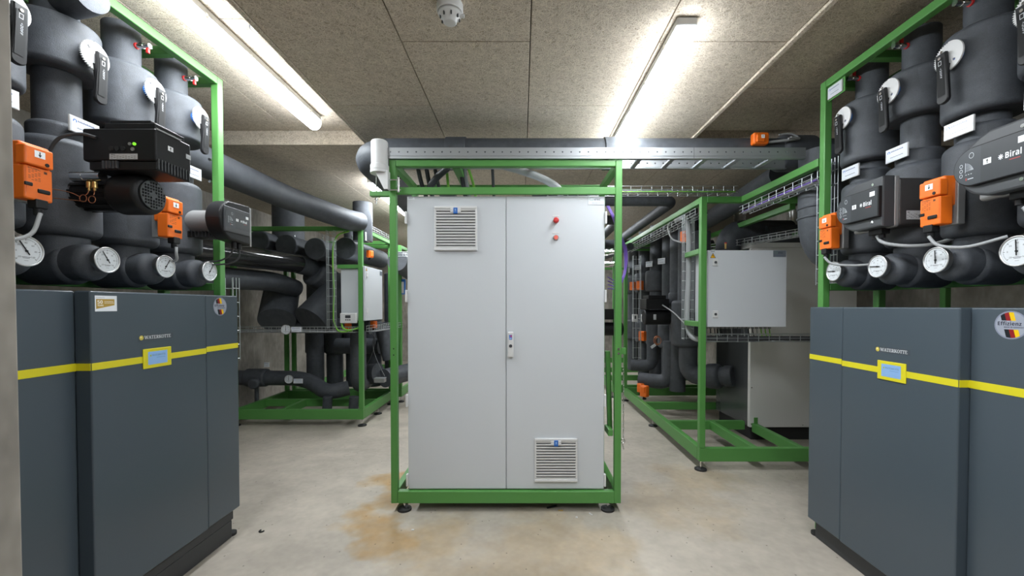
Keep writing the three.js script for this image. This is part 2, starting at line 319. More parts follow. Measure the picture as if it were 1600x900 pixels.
const badgePlate = dark => printMat(160, 84, (c, w, h) => {
  c.fillStyle = dark ? '#6a7079' : '#d9dde4'; c.fillRect(0, 0, w, h); c.strokeStyle = '#9aa1ad'; c.strokeRect(1, 1, w - 2, h - 2);
  c.strokeStyle = '#5b9b72'; c.lineWidth = 2; c.beginPath(); c.ellipse(34, 26, 22, 13, 0, 0, 7); c.stroke(); c.fillStyle = '#2c3342'; c.font = 'bold 26px sans-serif'; c.fillText('ETEC', 62, 40); c.font = '13px sans-serif'; c.fillStyle = '#5c6a90'; c.fillText('www.jetec.ch', 38, 70);
});

function gauge(pos, turn, label, hand, group, r = 0.05) {
  const t = thing('dial_thermometer', label, 'thermometer', pos, turn, group);
  part('case', [cyl(V(0, 0, -0.014), V(0, 0, 0.004), r * 0.96, r, 32), new THREE.TorusGeometry(r * 0.97, r * 0.06, 12, 56).translate(0, 0, 0.005)], M.chromesoft, t);
  part('dial', new THREE.CircleGeometry(r * 0.94, 36).translate(0, 0, 0.0052), dialMat, t);
  part('needle', [bc(0, r * 0.24, 0, 0.0035 * r / 0.05, r * 1.05, 0.0015, 0.0006).rotateZ(hand).translate(0, 0, 0.0085), cyl(V(0, 0, 0.005), V(0, 0, 0.010), r * 0.06, r * 0.06, 10)], M.black, t);
  part('stem', cyl(V(0, 0, -0.06), V(0, 0, -0.012), r * 0.2, r * 0.2, 12), M.chrome, t);
  return t;
}
function sign(pos, turn, label, w = 0.11, h = 0.062, stand = 0.05, group, tilt = 0) {
  const t = thing('label_plate', label, 'label', pos, turn, group); t.rotation.x = 0;
  part('plate', bc(0, 0, -0.004, w, h, 0.007, 0.001), M.white, t); part('print', panel(w * 0.94, h * 0.92, 0, 0, 0.0006), plateMat, t);
  if (stand) part('holder', bc(0, 0, -0.008 - stand / 2, 0.014, 0.02, stand, 0.003), M.darkcable, t);
  return t;
}
// toothed dial plate
const toothed = (() => {
  const s = new THREE.Shape(), R = 0.056; const n = 22;
  s.moveTo(R * Math.cos(Math.PI / 2), R);
  for (let i = 0; i < n; i++) { const a = Math.PI / 2 + Math.PI * i / n, b = Math.PI / 2 + Math.PI * (i + 0.5) / n; s.lineTo(R * Math.cos(a), R * Math.sin(a)); s.lineTo(R * 0.87 * Math.cos(b), R * 0.87 * Math.sin(b)); }
  for (let i = 0; i <= 16; i++) { const a = -Math.PI / 2 + Math.PI * i / 16; s.lineTo(R * Math.cos(a), R * Math.sin(a)); }
  for (const [x, y] of [[0.022, -0.022], [-0.025, 0.026]]) { const h = new THREE.Path(); h.absarc(x, y, 0.0055, 0, Math.PI * 2, true); s.holes.push(h); }
  return flat(new THREE.ExtrudeGeometry(s, { depth: 0.006, bevelEnabled: false, curveSegments: 8 }));
})();
const leverShape = (() => {
  const s = new THREE.Shape(); s.moveTo(-0.017, 0.022); s.lineTo(0.017, 0.022); s.lineTo(0.020, -0.05); s.lineTo(0.021, -0.155); s.quadraticCurveTo(0.019, -0.172, 0, -0.172); s.quadraticCurveTo(-0.017, -0.172, -0.018, -0.155); s.lineTo(-0.014, -0.05); s.closePath();
  return flat(new THREE.ExtrudeGeometry(s, { depth: 0.010, bevelEnabled: true, bevelSize: 0.003, bevelThickness: 0.003, bevelSegments: 1 }));
})();
function valveHandle(s, i, hub) {
  const t = thing('valve_lever', `black lever on white toothed dial, ${ORD[i]} from the green post, ${rackName(s)}`, 'valve handle', [s * 1.673, 2.235, -ROWD[i]], faceTurn(s));
  const m = s;                                   // mirrored left to right on the other rack
  part('hub', [cyl(V(0, 0, -0.05), V(0, 0, -0.002), 0.032, 0.032, 20)], hub, t);
  const d = part('dial_plate', toothed.clone(), M.white, t); d.rotation.z = m > 0 ? 0 : 0;
  part('lever', leverShape.clone().rotateZ(0.06 * m).translate(0.012 * -m, -0.008, 0.012), M.black, t);
  part('lever_print', panel(0.028, 0.15, 0, -0.07, 0).rotateZ(0.06 * m).translate(0.012 * -m, -0.008, 0.0262), leverMat, t);
  part('latch', orient(rbox(0.014, 0.10, 0.009, 0.003), V(-0.012 * m, -0.125, 0.004), V(0.004 * m, -0.03, 0.006)), M.black, t);
  part('bolt', [cyl(V(-0.02, 0.028, 0.004), V(-0.02, 0.028, 0.012), 0.0055, 0.0055, 6), cyl(V(0.012 * -m, -0.002, 0.02), V(0.012 * -m, -0.002, 0.028), 0.006, 0.006, 6)], M.chrome, t);
}
function drainCock(s, i) {
  const t = thing('drain_cock', `chrome drain cock with red lever, ${ORD[i]} from the green post, ${rackName(s)}`, 'drain cock', [s * (PX - 0.058), 2.442, -ROWD[i]], faceTurn(s));
  part('collar', cyl(V(0, 0, 0), V(0, 0, 0.014), 0.013, 0.013, 14), M.red, t);
  part('body', [cyl(V(0, 0, 0.014), V(0, 0, 0.058), 0.010, 0.010, 8), cyl(V(0, 0, 0.03), V(0, 0, 0.045), 0.0135, 0.0135, 6), cyl(V(0, 0, 0.058), V(0, 0, 0.072), 0.014, 0.013, 6)], M.chrome, t);
  part('lever', s < 0 ? [bc(0, -0.016, 0.062, 0.012, 0.036, 0.014, 0.004)] : [bc(0, 0.02, 0.034, 0.012, 0.046, 0.014, 0.004)], M.red, t);
}
function actuator(s, pos, label, k = 1, group) {
  const t = thing('valve_actuator', label, 'actuator', pos, faceTurn(s), group); t.scale.setScalar(k);
  part('mounting_plate', bc(0.012, -0.01, -0.062, 0.07, 0.17, 0.03, 0.004), M.motor, t);
  part('rear_housing', bc(0.008 * -s, 0.035, -0.032, 0.088, 0.115, 0.05, 0.008, 2), M.orange, t);
  part('upper_housing', bc(0, 0.048, 0.0, 0.082, 0.062, 0.034, 0.006, 2), M.orange, t);
  part('lower_housing', bc(0, -0.04, -0.012, 0.080, 0.108, 0.05, 0.006, 2), M.orange, t);
  part('rating_print', panel(0.072, 0.078, 0, -0.028, 0.0138), actMat, t);
  part('arrow_label', panel(0.03, 0.022, 0, 0.056, 0.0178), arrowDown, t);
  part('knob', [bc(0.012, -0.062, 0.014, 0.036, 0.014, 0.008, 0.004), bc(-0.03, -0.046, 0.014, 0.022, 0.012, 0.006, 0.003), cyl(V(0.02, 0.028, 0.012), V(0.02, 0.028, 0.019), 0.006, 0.006, 12)], M.black, t);
  part('gland', [bc(-0.006 * s, -0.104, 0.0, 0.036, 0.03, 0.032, 0.004), cyl(V(-0.006 * s, -0.14, 0), V(-0.006 * s, -0.118, 0), 0.011, 0.012, 12)], M.black, t);
  return t;
}

// ---------------------------------------------------------------- heat pumps
const logoMat = printMat(512, 72, (c, w, h) => {
  c.fillStyle = '#454c53'; c.fillRect(0, 0, w, h); c.fillStyle = '#c9b94a'; c.beginPath(); c.arc(34, 36, 30, 0, 7); c.fill(); c.fillStyle = '#ece39a'; c.beginPath(); c.arc(28, 28, 13, 0, 7); c.fill();
  c.fillStyle = '#e6e9ec'; c.font = '58px serif'; c.fillText('WATERKOTTE', 74, 56, 428);
});
const screenMat = (() => {
  const c = canvas(256, 150, (c, w, h) => { c.fillStyle = '#7fa3cf'; c.fillRect(0, 0, w, h); c.fillStyle = '#4e6f86'; c.font = '27px serif'; c.fillText('WATERKOTTE', 52, 54, 180); c.fillStyle = '#93a34c'; c.beginPath(); c.arc(34, 46, 11, 0, 7); c.fill(); c.fillStyle = '#5f83a6'; c.fillRect(110, 72, 116, 4); });
  return std({ map: ctex(c), emissiveMap: ctex(c), emissive: lin(1, 1, 1), emissiveIntensity: 0.22, roughness: 0.2 });
})();
const badgeMat = printMat(256, 256, (c, w) => {
  c.fillStyle = '#9a9fac'; c.fillRect(0, 0, w, w); c.strokeStyle = '#80869a'; c.lineWidth = 8; c.beginPath(); c.arc(128, 128, 122, 0, 7); c.stroke();
  const band = (x, col, y0, y1) => { c.fillStyle = col; c.beginPath(); c.moveTo(x + y0 * 0.24, y0); c.lineTo(x + 36 + y0 * 0.24, y0); c.lineTo(x + 36 + y1 * 0.24, y1); c.lineTo(x + y1 * 0.24, y1); c.closePath(); c.fill(); };
  c.save(); c.beginPath(); c.arc(128, 128, 116, 0, 7); c.clip();
  [['#17191f', 48], ['#8c1417', 84], ['#e8bd00', 120]].forEach(([col, x]) => { band(x - 12, col, 10, 88); band(x - 12, col, 168, 246); }); c.restore();
  c.fillStyle = '#14182a'; c.font = 'bold 46px sans-serif'; c.fillText('Effizienz', 22, 132, 212); c.font = 'bold 16px sans-serif'; c.fillText('MADE IN GERMANY', 74, 154, 152);
}, 0.3);
const goldMat = printMat(256, 184, (c, w, h) => {
  c.fillStyle = '#eceff5'; c.fillRect(0, 0, w, h); c.fillStyle = '#b8953d'; c.beginPath(); c.moveTo(14, 40); c.lineTo(226, 40); c.lineTo(226, 112); c.lineTo(14, 156); c.closePath(); c.fill();
  c.fillStyle = '#8c8f98'; c.font = '14px serif'; c.fillText('WATERKOTTE', 16, 30); c.fillStyle = '#f6f3ea'; c.font = 'bold 58px sans-serif'; c.fillText('50', 26, 96); c.font = 'bold 27px sans-serif'; c.fillText('YEARS', 28, 124, 70);
  c.font = 'bold 14px sans-serif'; c.fillText('OF EXPERIENCE', 108, 74, 108); c.fillText('AND INNOVATION', 108, 92, 112);
});
function heatPump(s, X, yb, label) {
  const t = thing('heat_pump', label, 'heat pump', [0, 0, 0]);
  const D0 = 1.0, DS = 1.466, DM = 2.004, D1 = 2.231, top = yb + 1.153, Xn = X + (s < 0 ? 0.053 : 0.036), XB = X + 0.72;
  const bx = (a, b, y0, y1, d0, d1, r = 0.004) => bb(s * a, s * b, y0, y1, d0, d1, r);
  part('body', bx(X + 0.06, XB, yb, top - 0.004, D0 + 0.02, D1 - 0.002), M.pump, t);
  part('front_panel', bx(X, X + 0.06, yb - 0.004, top, DS, DM - 0.001, 0.006), M.pump, t);
  part('side_panel', bx(X + 0.001, X + 0.06, yb, top, DM + 0.001, D1, 0.006), M.pump, t);
  part('rear_panel', bx(Xn, Xn + 0.06, yb, top, D0, DS - 0.001, 0.006), M.pump, t);
  if (yb > 0.12) { part('plinth', bx(X + 0.028, XB - 0.03, yb - 0.062, yb + 0.01, D0 + 0.03, D1 - 0.015), M.plinth, t); part('plinth', bx(X + 0.033, XB - 0.03, 0.001, yb - 0.066, D0 + 0.03, D1 - 0.02), M.plinth, t); }
  else part('plinth', bx(X + 0.03, XB - 0.03, 0.001, yb + 0.01, D0 + 0.03, D1 - 0.02), M.plinth, t);
  part('foot', cyl(V(s * (X + 0.06), 0.0, -(D1 + 0.004)), V(s * (X + 0.06), 0.014, -(D1 + 0.004)), 0.03, 0.03, 20), M.rubber, t);
  const z = yb - 0.161, e = 0.0012;
  const st = (a, y0, y1, d0, d1) => part('yellow_stripe', bx(a - e, a + 0.001, y0 + z, y1 + z, d0, d1, 0.0004), M.yellow, t);
  st(X, 1.027, 1.053, DS + 0.002, DM - 0.002); st(X + 0.001, 1.033, 1.059, DM + 0.002, D1 - 0.002); st(Xn, 1.026, 1.054, D0 + 0.002, DS - 0.001);
  part('yellow_stripe', bx(X + 0.002, Xn - 0.001, 1.027 + z, 1.053 + z, DS - 0.0012, DS + 0.001, 0.0004), M.yellow, t);
  const face = thing2(t, 'display', s * (X - e), 1.042 + z, 1.732, s);
  part('bezel', bc(0, 0, 0.001, 0.134, 0.081, 0.004, 0.0018), M.yellow, face); part('screen', panel(0.092, 0.054, 0, 0.001, 0.0034), screenMat, face);
  const d = (n, w, h, dd, y, xx, mt, round) => { const g = thing2(t, n, s * (xx - 0.0008), y, dd, s); part(n + '_print', round ? new THREE.CircleGeometry(w / 2, 40) : panel(w, h), mt, g); };
  d('maker_logo', 0.162, 0.023, 1.732, 1.13 + z, X, logoMat);
  if (s < 0) { d('round_badge', 0.093, 0.093, 2.10, 1.257, X + 0.001, badgeMat, true); d('gold_sticker', 0.081, 0.058, 1.523, 1.269, X, goldMat); }
  else d('round_badge', 0.093, 0.093, 1.343, 1.197, Xn, badgeMat, true);
  return t;
}
function thing2(parent, name, x, y, d, s) { const g = new THREE.Group(); g.name = name; g.position.set(x, y, -d); g.rotation.y = faceTurn(s); parent.add(g); return g; }
heatPump(-1, 1.545, 0.161, 'dark grey heat pump with gold anniversary sticker, yellow stripe and two-tier plinth');
heatPump(1, 1.57, 0.101, 'dark grey heat pump with yellow stripe and low single plinth, no gold sticker');

// ---------------------------------------------------------------- racks above the heat pumps
for (const s of [-1, 1]) {
  const bx = (a, b, y0, y1, d0, d1) => bb(s * a, s * b, y0, y1, d0, d1, 0.005);
  const top = s < 0 ? 2.512 : 2.492;
  const t = thing('pipe_rack', s < 0 ? 'tall green steel rack standing behind the heat pump with gold sticker' : 'tall green steel rack standing behind the heat pump without gold sticker', 'rack');
  for (const [a, d] of [[1.66, 2.26], [1.97, 2.26], [1.66, 0.94], [1.97, 0.94]]) part('post', bx(a, a + 0.04, 0, top - (a < 1.9 ? 0 : 0.04), d, d + 0.04), M.green, t);
  part('top_beam', bx(1.66, 1.70, top - 0.04, top, 0.98, 2.26), M.green, t); part('top_beam', bx(1.97, 2.01, top - 0.04, top, 0.94, 2.30), M.green, t);
  for (const d of [0.94, 1.99, 2.26]) part('cross_beam', bx(1.70, 1.97, top - 0.04, top, d, d + 0.04), M.green, t);
  for (const d of [0.94, 2.26]) part('lower_beam', bx(1.70, 1.97, 1.345, 1.385, d, d + 0.04), M.green, t);
  part('lower_beam', bx(1.97, 2.01, 1.345, 1.385, 0.98, 2.26), M.green, t);
  part('bolt', [0.15, 0.27].map(k => cyl(V(s * 1.708, top - 0.3 - k, -2.255), V(s * 1.708, top - 0.3 - k, -2.262), 0.008, 0.008, 6)), M.chrome, t);

  const f1 = s < 0 ? [[2.11, 2.34], [2.05, 2.335], [2.165, 2.36], [2.0, 2.34]] : [[2.0, 2.32], [2.11, 2.32], [2.0, 2.335], [2.05, 2.34]];
  const topY = s < 0 ? 2.53 : 2.51;
  ROWD.forEach((d, i) => {
    const c = thing('insulated_pipe', `dark foam insulated riser, ${ORD[i]} from the green post, ${rackName(s)}`, 'pipe'), X = s * PX, z = -d;
    part('upper_pipe', rcyl(V(X, f1[i][1] - 0.02, z), V(X, topY, z), 0.067, 0.008, 36), M.foam, c);
    part('valve_insulation', rcyl(V(X, f1[i][0], z), V(X, f1[i][1], z), 0.127, 0.022, 44), M.foam, c);
    part('neck', [rcyl(V(X, 1.88, z), V(X, f1[i][0] + 0.02, z), 0.068, 0.01, 32), rcyl(V(X, 1.88, z), V(X, 1.965, z), 0.085, 0.02, 32)], M.foam, c);
    part('lower_insulation', [rcyl(V(X, 1.53, z), V(X, 1.90, z), 0.12, 0.03, 44), ...(i % 2 === (s < 0 ? 0 : 1) ? [rcyl(V(s * 1.90, 1.71, z), V(s * (s < 0 ? 1.73 : 1.67), 1.71, z), 0.085, 0.02, 32)] : [])], M.foam, c);
    part('lower_neck', rcyl(V(X, 1.44, z), V(X, 1.56, z), 0.085, 0.015, 32), M.foam, c);
    part('outlet', rcyl(V(s * 1.955, 1.43, z), V(s * 1.672, 1.43, z), 0.072, 0.034, 36), M.foam, c);
    part('outlet_sleeve', rcyl(V(s * 1.93, 1.425, z), V(s * 1.75, 1.425, z), 0.082, 0.02, 36), M.foam, c);
    valveHandle(s, i, s < 0 ? (i < 2 ? M.blue : M.charcoal) : M.blue);
    if (i < 3) drainCock(s, i);
    gauge([s * 1.64, 1.441, z], faceTurn(s), `round dial thermometer, ${ORD[i]} from the green post, ${rackName(s)}`, s < 0 ? (i < 2 ? -0.55 : 0.55) : (i < 2 ? 1.5 : 0.05));
    if (!(s < 0 && i === 1)) sign([s * 1.712, 1.957, z], faceTurn(s), `white label plate below valve, ${ORD[i]} from the green post, ${rackName(s)}`);
  });
}
// flexible elbow on the far left riser top
solo('insulated_pipe', pipe([V(-1.82, 2.43, -1.62), V(-1.70, 2.42, -1.59), V(-1.60, 2.41, -1.55)], 0.05, 0.05), M.foam, 'short foam insulated pipe stub poking out above the third riser beside gold-stickered pump', 'pipe');

// actuators on the racks
const acts = [[-1, 1, 1.665, -1.885], [-1, 3, 1.70, -1.355], [1, 0, 1.65, -2.15], [1, 2, 1.665, -1.6]];
for (const [s, i, y, z] of acts) {
  actuator(s, [s * 1.60, y, z], `orange two-tier valve actuator, ${ORD[i]} from the green post, ${rackName(s)}`);
  const x = s * 1.585;
  const c = s < 0 ? (i === 1 ? [V(x, y - 0.135, z), V(x, y - 0.165, z), V(s * 1.61, y - 0.19, z - 0.03), V(s * 1.70, y - 0.20, z - 0.07)] : [V(x, y - 0.135, z), V(x, y - 0.21, z + 0.03), V(s * 1.6, y - 0.235, z + 0.09), V(s * 1.66, y - 0.19, z + 0.14)])
    : i ? [V(x, y - 0.135, z), V(x + 0.005, y - 0.172, z + 0.03), V(1.62, y - 0.19, z + 0.1), V(1.68, y - 0.165, z + 0.18)]
      : [V(x, y - 0.135, z), V(1.60, y - 0.17, z + 0.03), V(1.66, y - 0.187, z + 0.09), V(1.74, y - 0.185, z + 0.17)];
  solo('signal_cable', cable(c, 0.006), M.greycable, `grey cable below orange actuator, ${ORD[i]} from the green post, ${rackName(s)}`, 'cable');
}
// circulator pumps with a box head
function boxPump(pos, label) {
  const s = 1, t = thing('circulator_pump', label, 'pump', pos, faceTurn(s));
  // looks along +z at the aisle, x runs towards the camera side
  part('motor_box', bc(0.0, 0, -0.12, 0.205, 0.205, 0.16, 0.012, 2), M.darkbox, t);
  part('rim', bc(0, 0.0, -0.028, 0.215, 0.222, 0.03, 0.012, 2), M.motor, t);
  const hs = new THREE.Shape(); hs.moveTo(0.10, 0.1); hs.lineTo(-0.03, 0.1); hs.quadraticCurveTo(-0.115, 0.07, -0.122, 0); hs.quadraticCurveTo(-0.115, -0.085, -0.03, -0.1); hs.lineTo(0.10, -0.1); hs.closePath();
  part('head', new THREE.ExtrudeGeometry(hs, { depth: 0.04, bevelEnabled: true, bevelSize: 0.008, bevelThickness: 0.008, bevelSegments: 2 }).translate(0, 0, -0.012), M.charcoal, t);
  const ps = new THREE.Shape(); ps.moveTo(0.10, 0.062); ps.lineTo(-0.065, 0.062); ps.absarc(-0.065, 0, 0.062, Math.PI / 2, Math.PI * 1.5, false); ps.lineTo(0.10, -0.062); ps.closePath();
  const pn = part('control_panel', new THREE.ExtrudeGeometry(ps, { depth: 0.012, bevelEnabled: true, bevelSize: 0.004, bevelThickness: 0.004, bevelSegments: 2, curveSegments: 20 }).translate(0, 0, 0.034), M.black, t);
  const fg = new THREE.ShapeGeometry(ps, 20).translate(0, 0, 0.0505), p = fg.attributes.position, u = fg.attributes.uv;
  for (let k = 0; k < p.count; k++) u.setXY(k, (p.getX(k) + 0.127) / 0.227, (p.getY(k) + 0.062) / 0.124);
  part('panel_print', fg, biralMat, pn);
  for (const y of [0.082, -0.082]) part('screw', cyl(V(0.06, y, 0.03), V(0.06, y, 0.0385), 0.006, 0.006, 10), M.chrome, t);
  part('type_plate', panel(0.075, 0.038, 0, 0, 0).rotateY(Math.PI / 2).translate(0.1032, -0.06, -0.11), typePlate, t);
  part('cable_gland', [bc(0.03, -0.118, -0.02, 0.07, 0.03, 0.04, 0.004), cyl(V(0.045, -0.15, -0.02), V(0.045, -0.12, -0.02), 0.012, 0.012, 12), cyl(V(0.01, -0.15, -0.02), V(0.01, -0.12, -0.02), 0.012, 0.012, 12)], M.black, t);
  part('flange', cyl(V(0, 0, -0.27), V(0, 0, -0.19), 0.07, 0.07, 24), M.charcoal, t);
  return t;
}
boxPump([1.585, 1.712, -1.875], 'grey box-shaped circulator pump between two orange actuators, rack opposite gold-stickered pump');
boxPump([1.585, 1.735, -1.335], 'grey box-shaped circulator pump farthest from the green post, rack opposite gold-stickered pump');
for (const z of [-1.85, -1.31]) solo('pump_cable', cable([V(1.60, 1.575, z), V(1.605, 1.545, z + 0.02), V(1.64, 1.52, z + 0.08), V(1.70, 1.515, z + 0.15), V(1.76, 1.54, z + 0.20)], 0.0075), M.greycable, z < -1.5 ? 'grey cable hanging under the box pump between two orange actuators' : 'grey cable hanging under the box pump farthest from the post', 'cable');
{ // cylinder circulator beside the post of the other rack
  const t = thing('circulator_pump', 'silver cylinder circulator pump with black control head beside the green post', 'pump', [-1.50, 1.70, -2.15], faceTurn(-1));
  part('motor', rcyl(V(0, 0.0, -0.24), V(0, 0.0, -0.03), 0.058, 0.01, 32), M.motor, t);
  const hs = new THREE.Shape(); hs.moveTo(0.10, 0.095); hs.lineTo(-0.05, 0.085); hs.quadraticCurveTo(-0.105, 0.06, -0.108, 0); hs.quadraticCurveTo(-0.1, -0.07, -0.04, -0.09); hs.lineTo(0.1, -0.1); hs.closePath();
  part('head', new THREE.ExtrudeGeometry(hs, { depth: 0.06, bevelEnabled: true, bevelSize: 0.01, bevelThickness: 0.01, bevelSegments: 3 }).translate(0, 0, -0.06), M.black, t);
  const pn = part('control_panel', bc(0.0, 0.0, 0.012, 0.19, 0.13, 0.014, 0.006, 2), M.charcoal, t);
  part('panel_print', panel(0.18, 0.088, 0, 0.004, 0.0197), biralMat, pn);
  part('end_plate', bc(0.112, -0.01, -0.015, 0.012, 0.21, 0.05, 0.003), M.motor, t);
  part('fins', [...Array(8)].map((_, k) => bc(0.0, -0.072, -0.08 - k * 0.018, 0.10, 0.03, 0.005, 0.001)), M.black, t);
  part('cable_gland', [cyl(V(0.02, -0.135, -0.02), V(0.02, -0.095, -0.02), 0.012, 0.012, 12), cyl(V(0.06, -0.135, -0.02), V(0.06, -0.095, -0.02), 0.012, 0.012, 12)], M.black, t);
  solo('pump_cable', cable([V(-1.52, 1.57, -2.17), V(-1.54, 1.53, -2.17), V(-1.58, 1.50, -2.16), V(-1.66, 1.49, -2.15)], 0.0045), M.darkcable, 'thin black cable under the silver cylinder pump beside the post', 'cable');
  solo('pump_cable', cable([V(-1.52, 1.57, -2.21), V(-1.53, 1.52, -2.22), V(-1.56, 1.49, -2.2), V(-1.67, 1.475, -2.16)], 0.0045), M.darkcable, 'thin black cable under the end plate of the cylinder pump', 'cable');
}
{ // large inverter pump
  const t = thing('inverter_pump', 'large black inverter pump with fan grille and green light, above gold-stickered heat pump', 'pump', [0, 0, 0]);
  const z = -1.62;
  part('motor', [rcyl(V(-1.76, 1.695, z), V(-1.56, 1.695, z), 0.06, 0.012, 32), ...[...Array(14)].map((_, k) => { const a = k / 14 * Math.PI * 2; return bc(0, 0, 0, 0.17, 0.012, 0.003, 0.001).rotateX(a).translate(-1.655, 1.695 + 0.064 * Math.sin(a), z - 0.064 * Math.cos(a)); })], M.black, t);
  const cowl = part('fan_cowl', rcyl(V(-1.58, 1.695, z), V(-1.455, 1.695, z), 0.076, 0.02, 36), M.black, t);
  const gs = new THREE.Shape(); gs.absarc(0, 0, 0.056, 0, Math.PI * 2);
  for (let a = -4; a <= 4; a++) for (let b = -4; b <= 4; b++) if (Math.hypot(a, b) < 4.3 && Math.hypot(a, b) > 1.2) { const h = new THREE.Path(), q = 0.0115; h.moveTo(a * q - 0.004, b * q - 0.004); h.lineTo(a * q - 0.004, b * q + 0.004); h.lineTo(a * q + 0.004, b * q + 0.004); h.lineTo(a * q + 0.004, b * q - 0.004); h.closePath(); gs.holes.push(h); }
  part('grille', new THREE.ExtrudeGeometry(gs, { depth: 0.004, bevelEnabled: false, curveSegments: 24 }).rotateY(Math.PI / 2).translate(-1.4515, 1.695, z), M.charcoal, cowl);
  part('flange', [rcyl(V(-1.80, 1.695, z), V(-1.745, 1.695, z), 0.085, 0.01, 32), bc(-1.80, 1.69, z + 0.05, 0.06, 0.12, 0.012, 0.004)], M.charcoal, t);
  // box above
  const X0 = -1.636, X1 = -1.362, D0 = 1.535, D1 = 1.70;
  const box = part('inverter_box', [bb(X0, X1, 1.80, 1.922, D0, D1, 0.008), bb(X0 + 0.02, X1 - 0.002, 1.768, 1.80, D0 + 0.005, D1 - 0.004, 0.004)], M.black, t);
  part('lid', [bb(X0 + 0.075, X1 - 0.01, 1.922, 1.945, D0 + 0.01, D1 - 0.02, 0.004), bb(X0 + 0.09, X1 - 0.03, 1.945, 1.957, D0 + 0.015, D1 - 0.03, 0.003)], M.black, box);
  part('lid_edge', bb(X1 - 0.002, X1 + 0.0015, 1.918, 1.924, D0 + 0.004, D1 - 0.05, 0.0006), M.motor, box);
  for (let k = 0; k < 11; k++) part('fin', bb(X1 - 0.01, X1 + 0.003, 1.772, 1.812, D0 + 0.008 + k * 0.014, D0 + 0.014 + k * 0.014, 0.001), M.charcoal, box);
  for (let k = 0; k < 5; k++) part('fin', bb(X0 + 0.075 + k * 0.0122, X0 + 0.0835 + k * 0.0122, 1.772, 1.800, D0 - 0.003, D0 + 0.008, 0.001), M.charcoal, box);
  part('type_plate', panel(0.105, 0.021, 0, 0, 0).translate(X0 + 0.155, 1.816, -D0 + 0.0008), typePlate, box);
  part('arrow_label', panel(0.024, 0.018).rotateY(Math.PI / 2).translate(X1 + 0.0008, 1.868, -1.60), arrowUp, box);
  part('arrow_label', panel(0.024, 0.018).rotateY(Math.PI / 2).translate(X1 + 0.0008, 1.868, -1.685), typePlate, box);
  part('button', [0, 1, 2].map(k => cyl(V(X0 + 0.11 + k * 0.022, 1.845, -D0 + 0.004), V(X0 + 0.11 + k * 0.022, 1.845, -D0 - 0.004), 0.0085, 0.0085, 16)), M.rubber, box);
  part('indicator_glass', [cyl(V(X0 + 0.18, 1.862, -D0 + 0.004), V(X0 + 0.18, 1.862, -D0 - 0.004), 0.0055, 0.0055, 14), cyl(V(X0 + 0.19, 1.843, -D0 + 0.003), V(X0 + 0.19, 1.843, -D0 - 0.003), 0.007, 0.007, 14)], M.motor, box);
  part('green_indicator_light', cyl(V(X0 + 0.197, 1.862, -D0 + 0.004), V(X0 + 0.197, 1.862, -D0 - 0.004), 0.0055, 0.0055, 14), std({ color: lin(0.2, 0.5, 0.05), emissive: lin(0.25, 0.9, 0.03), emissiveIntensity: 0.9 }), box);
  part('pressure_sensor', [cyl(V(-1.625, 1.742, -1.535), V(-1.56, 1.742, -1.535), 0.018, 0.018, 20), cyl(V(-1.67, 1.742, -1.535), V(-1.625, 1.742, -1.535), 0.019, 0.019, 20)], M.chrome, t);
  part('pipe_fitting', [0, 0.021].flatMap(k => [cyl(V(-1.612 + k, 1.70, -1.535), V(-1.612 + k, 1.722, -1.535), 0.009, 0.009, 6), cyl(V(-1.612 + k, 1.69, -1.535), V(-1.612 + k, 1.70, -1.535), 0.005, 0.005, 8)]), M.brass, t);
  part('capillary', [0, 0.03].flatMap(k => [new THREE.TorusGeometry(0.013, 0.0016, 6, 24).translate(-1.63 + k * 1.1, 1.66 - k * 0.15, -1.53), cable([V(-1.612 + k * 0.7, 1.692, -1.535), V(-1.614 + k * 0.8, 1.68, -1.532), V(-1.62 + k, 1.672, -1.53)], 0.0016, 10, 6)]).concat([cable([V(-1.64, 1.665, -1.53), V(-1.67, 1.68, -1.52), V(-1.74, 1.69, -1.5)], 0.0015, 14, 6), cable([V(-1.62, 1.648, -1.53), V(-1.67, 1.652, -1.52), V(-1.74, 1.656, -1.5)], 0.0015, 14, 6)]), M.copper, t);
  part('power_cable', cable([V(-1.58, 1.885, -1.533), V(-1.62, 1.893, -1.52), V(-1.68, 1.87, -1.50), V(-1.73, 1.80, -1.50), V(-1.80, 1.78, -1.53)], 0.006), M.darkcable, t);
}

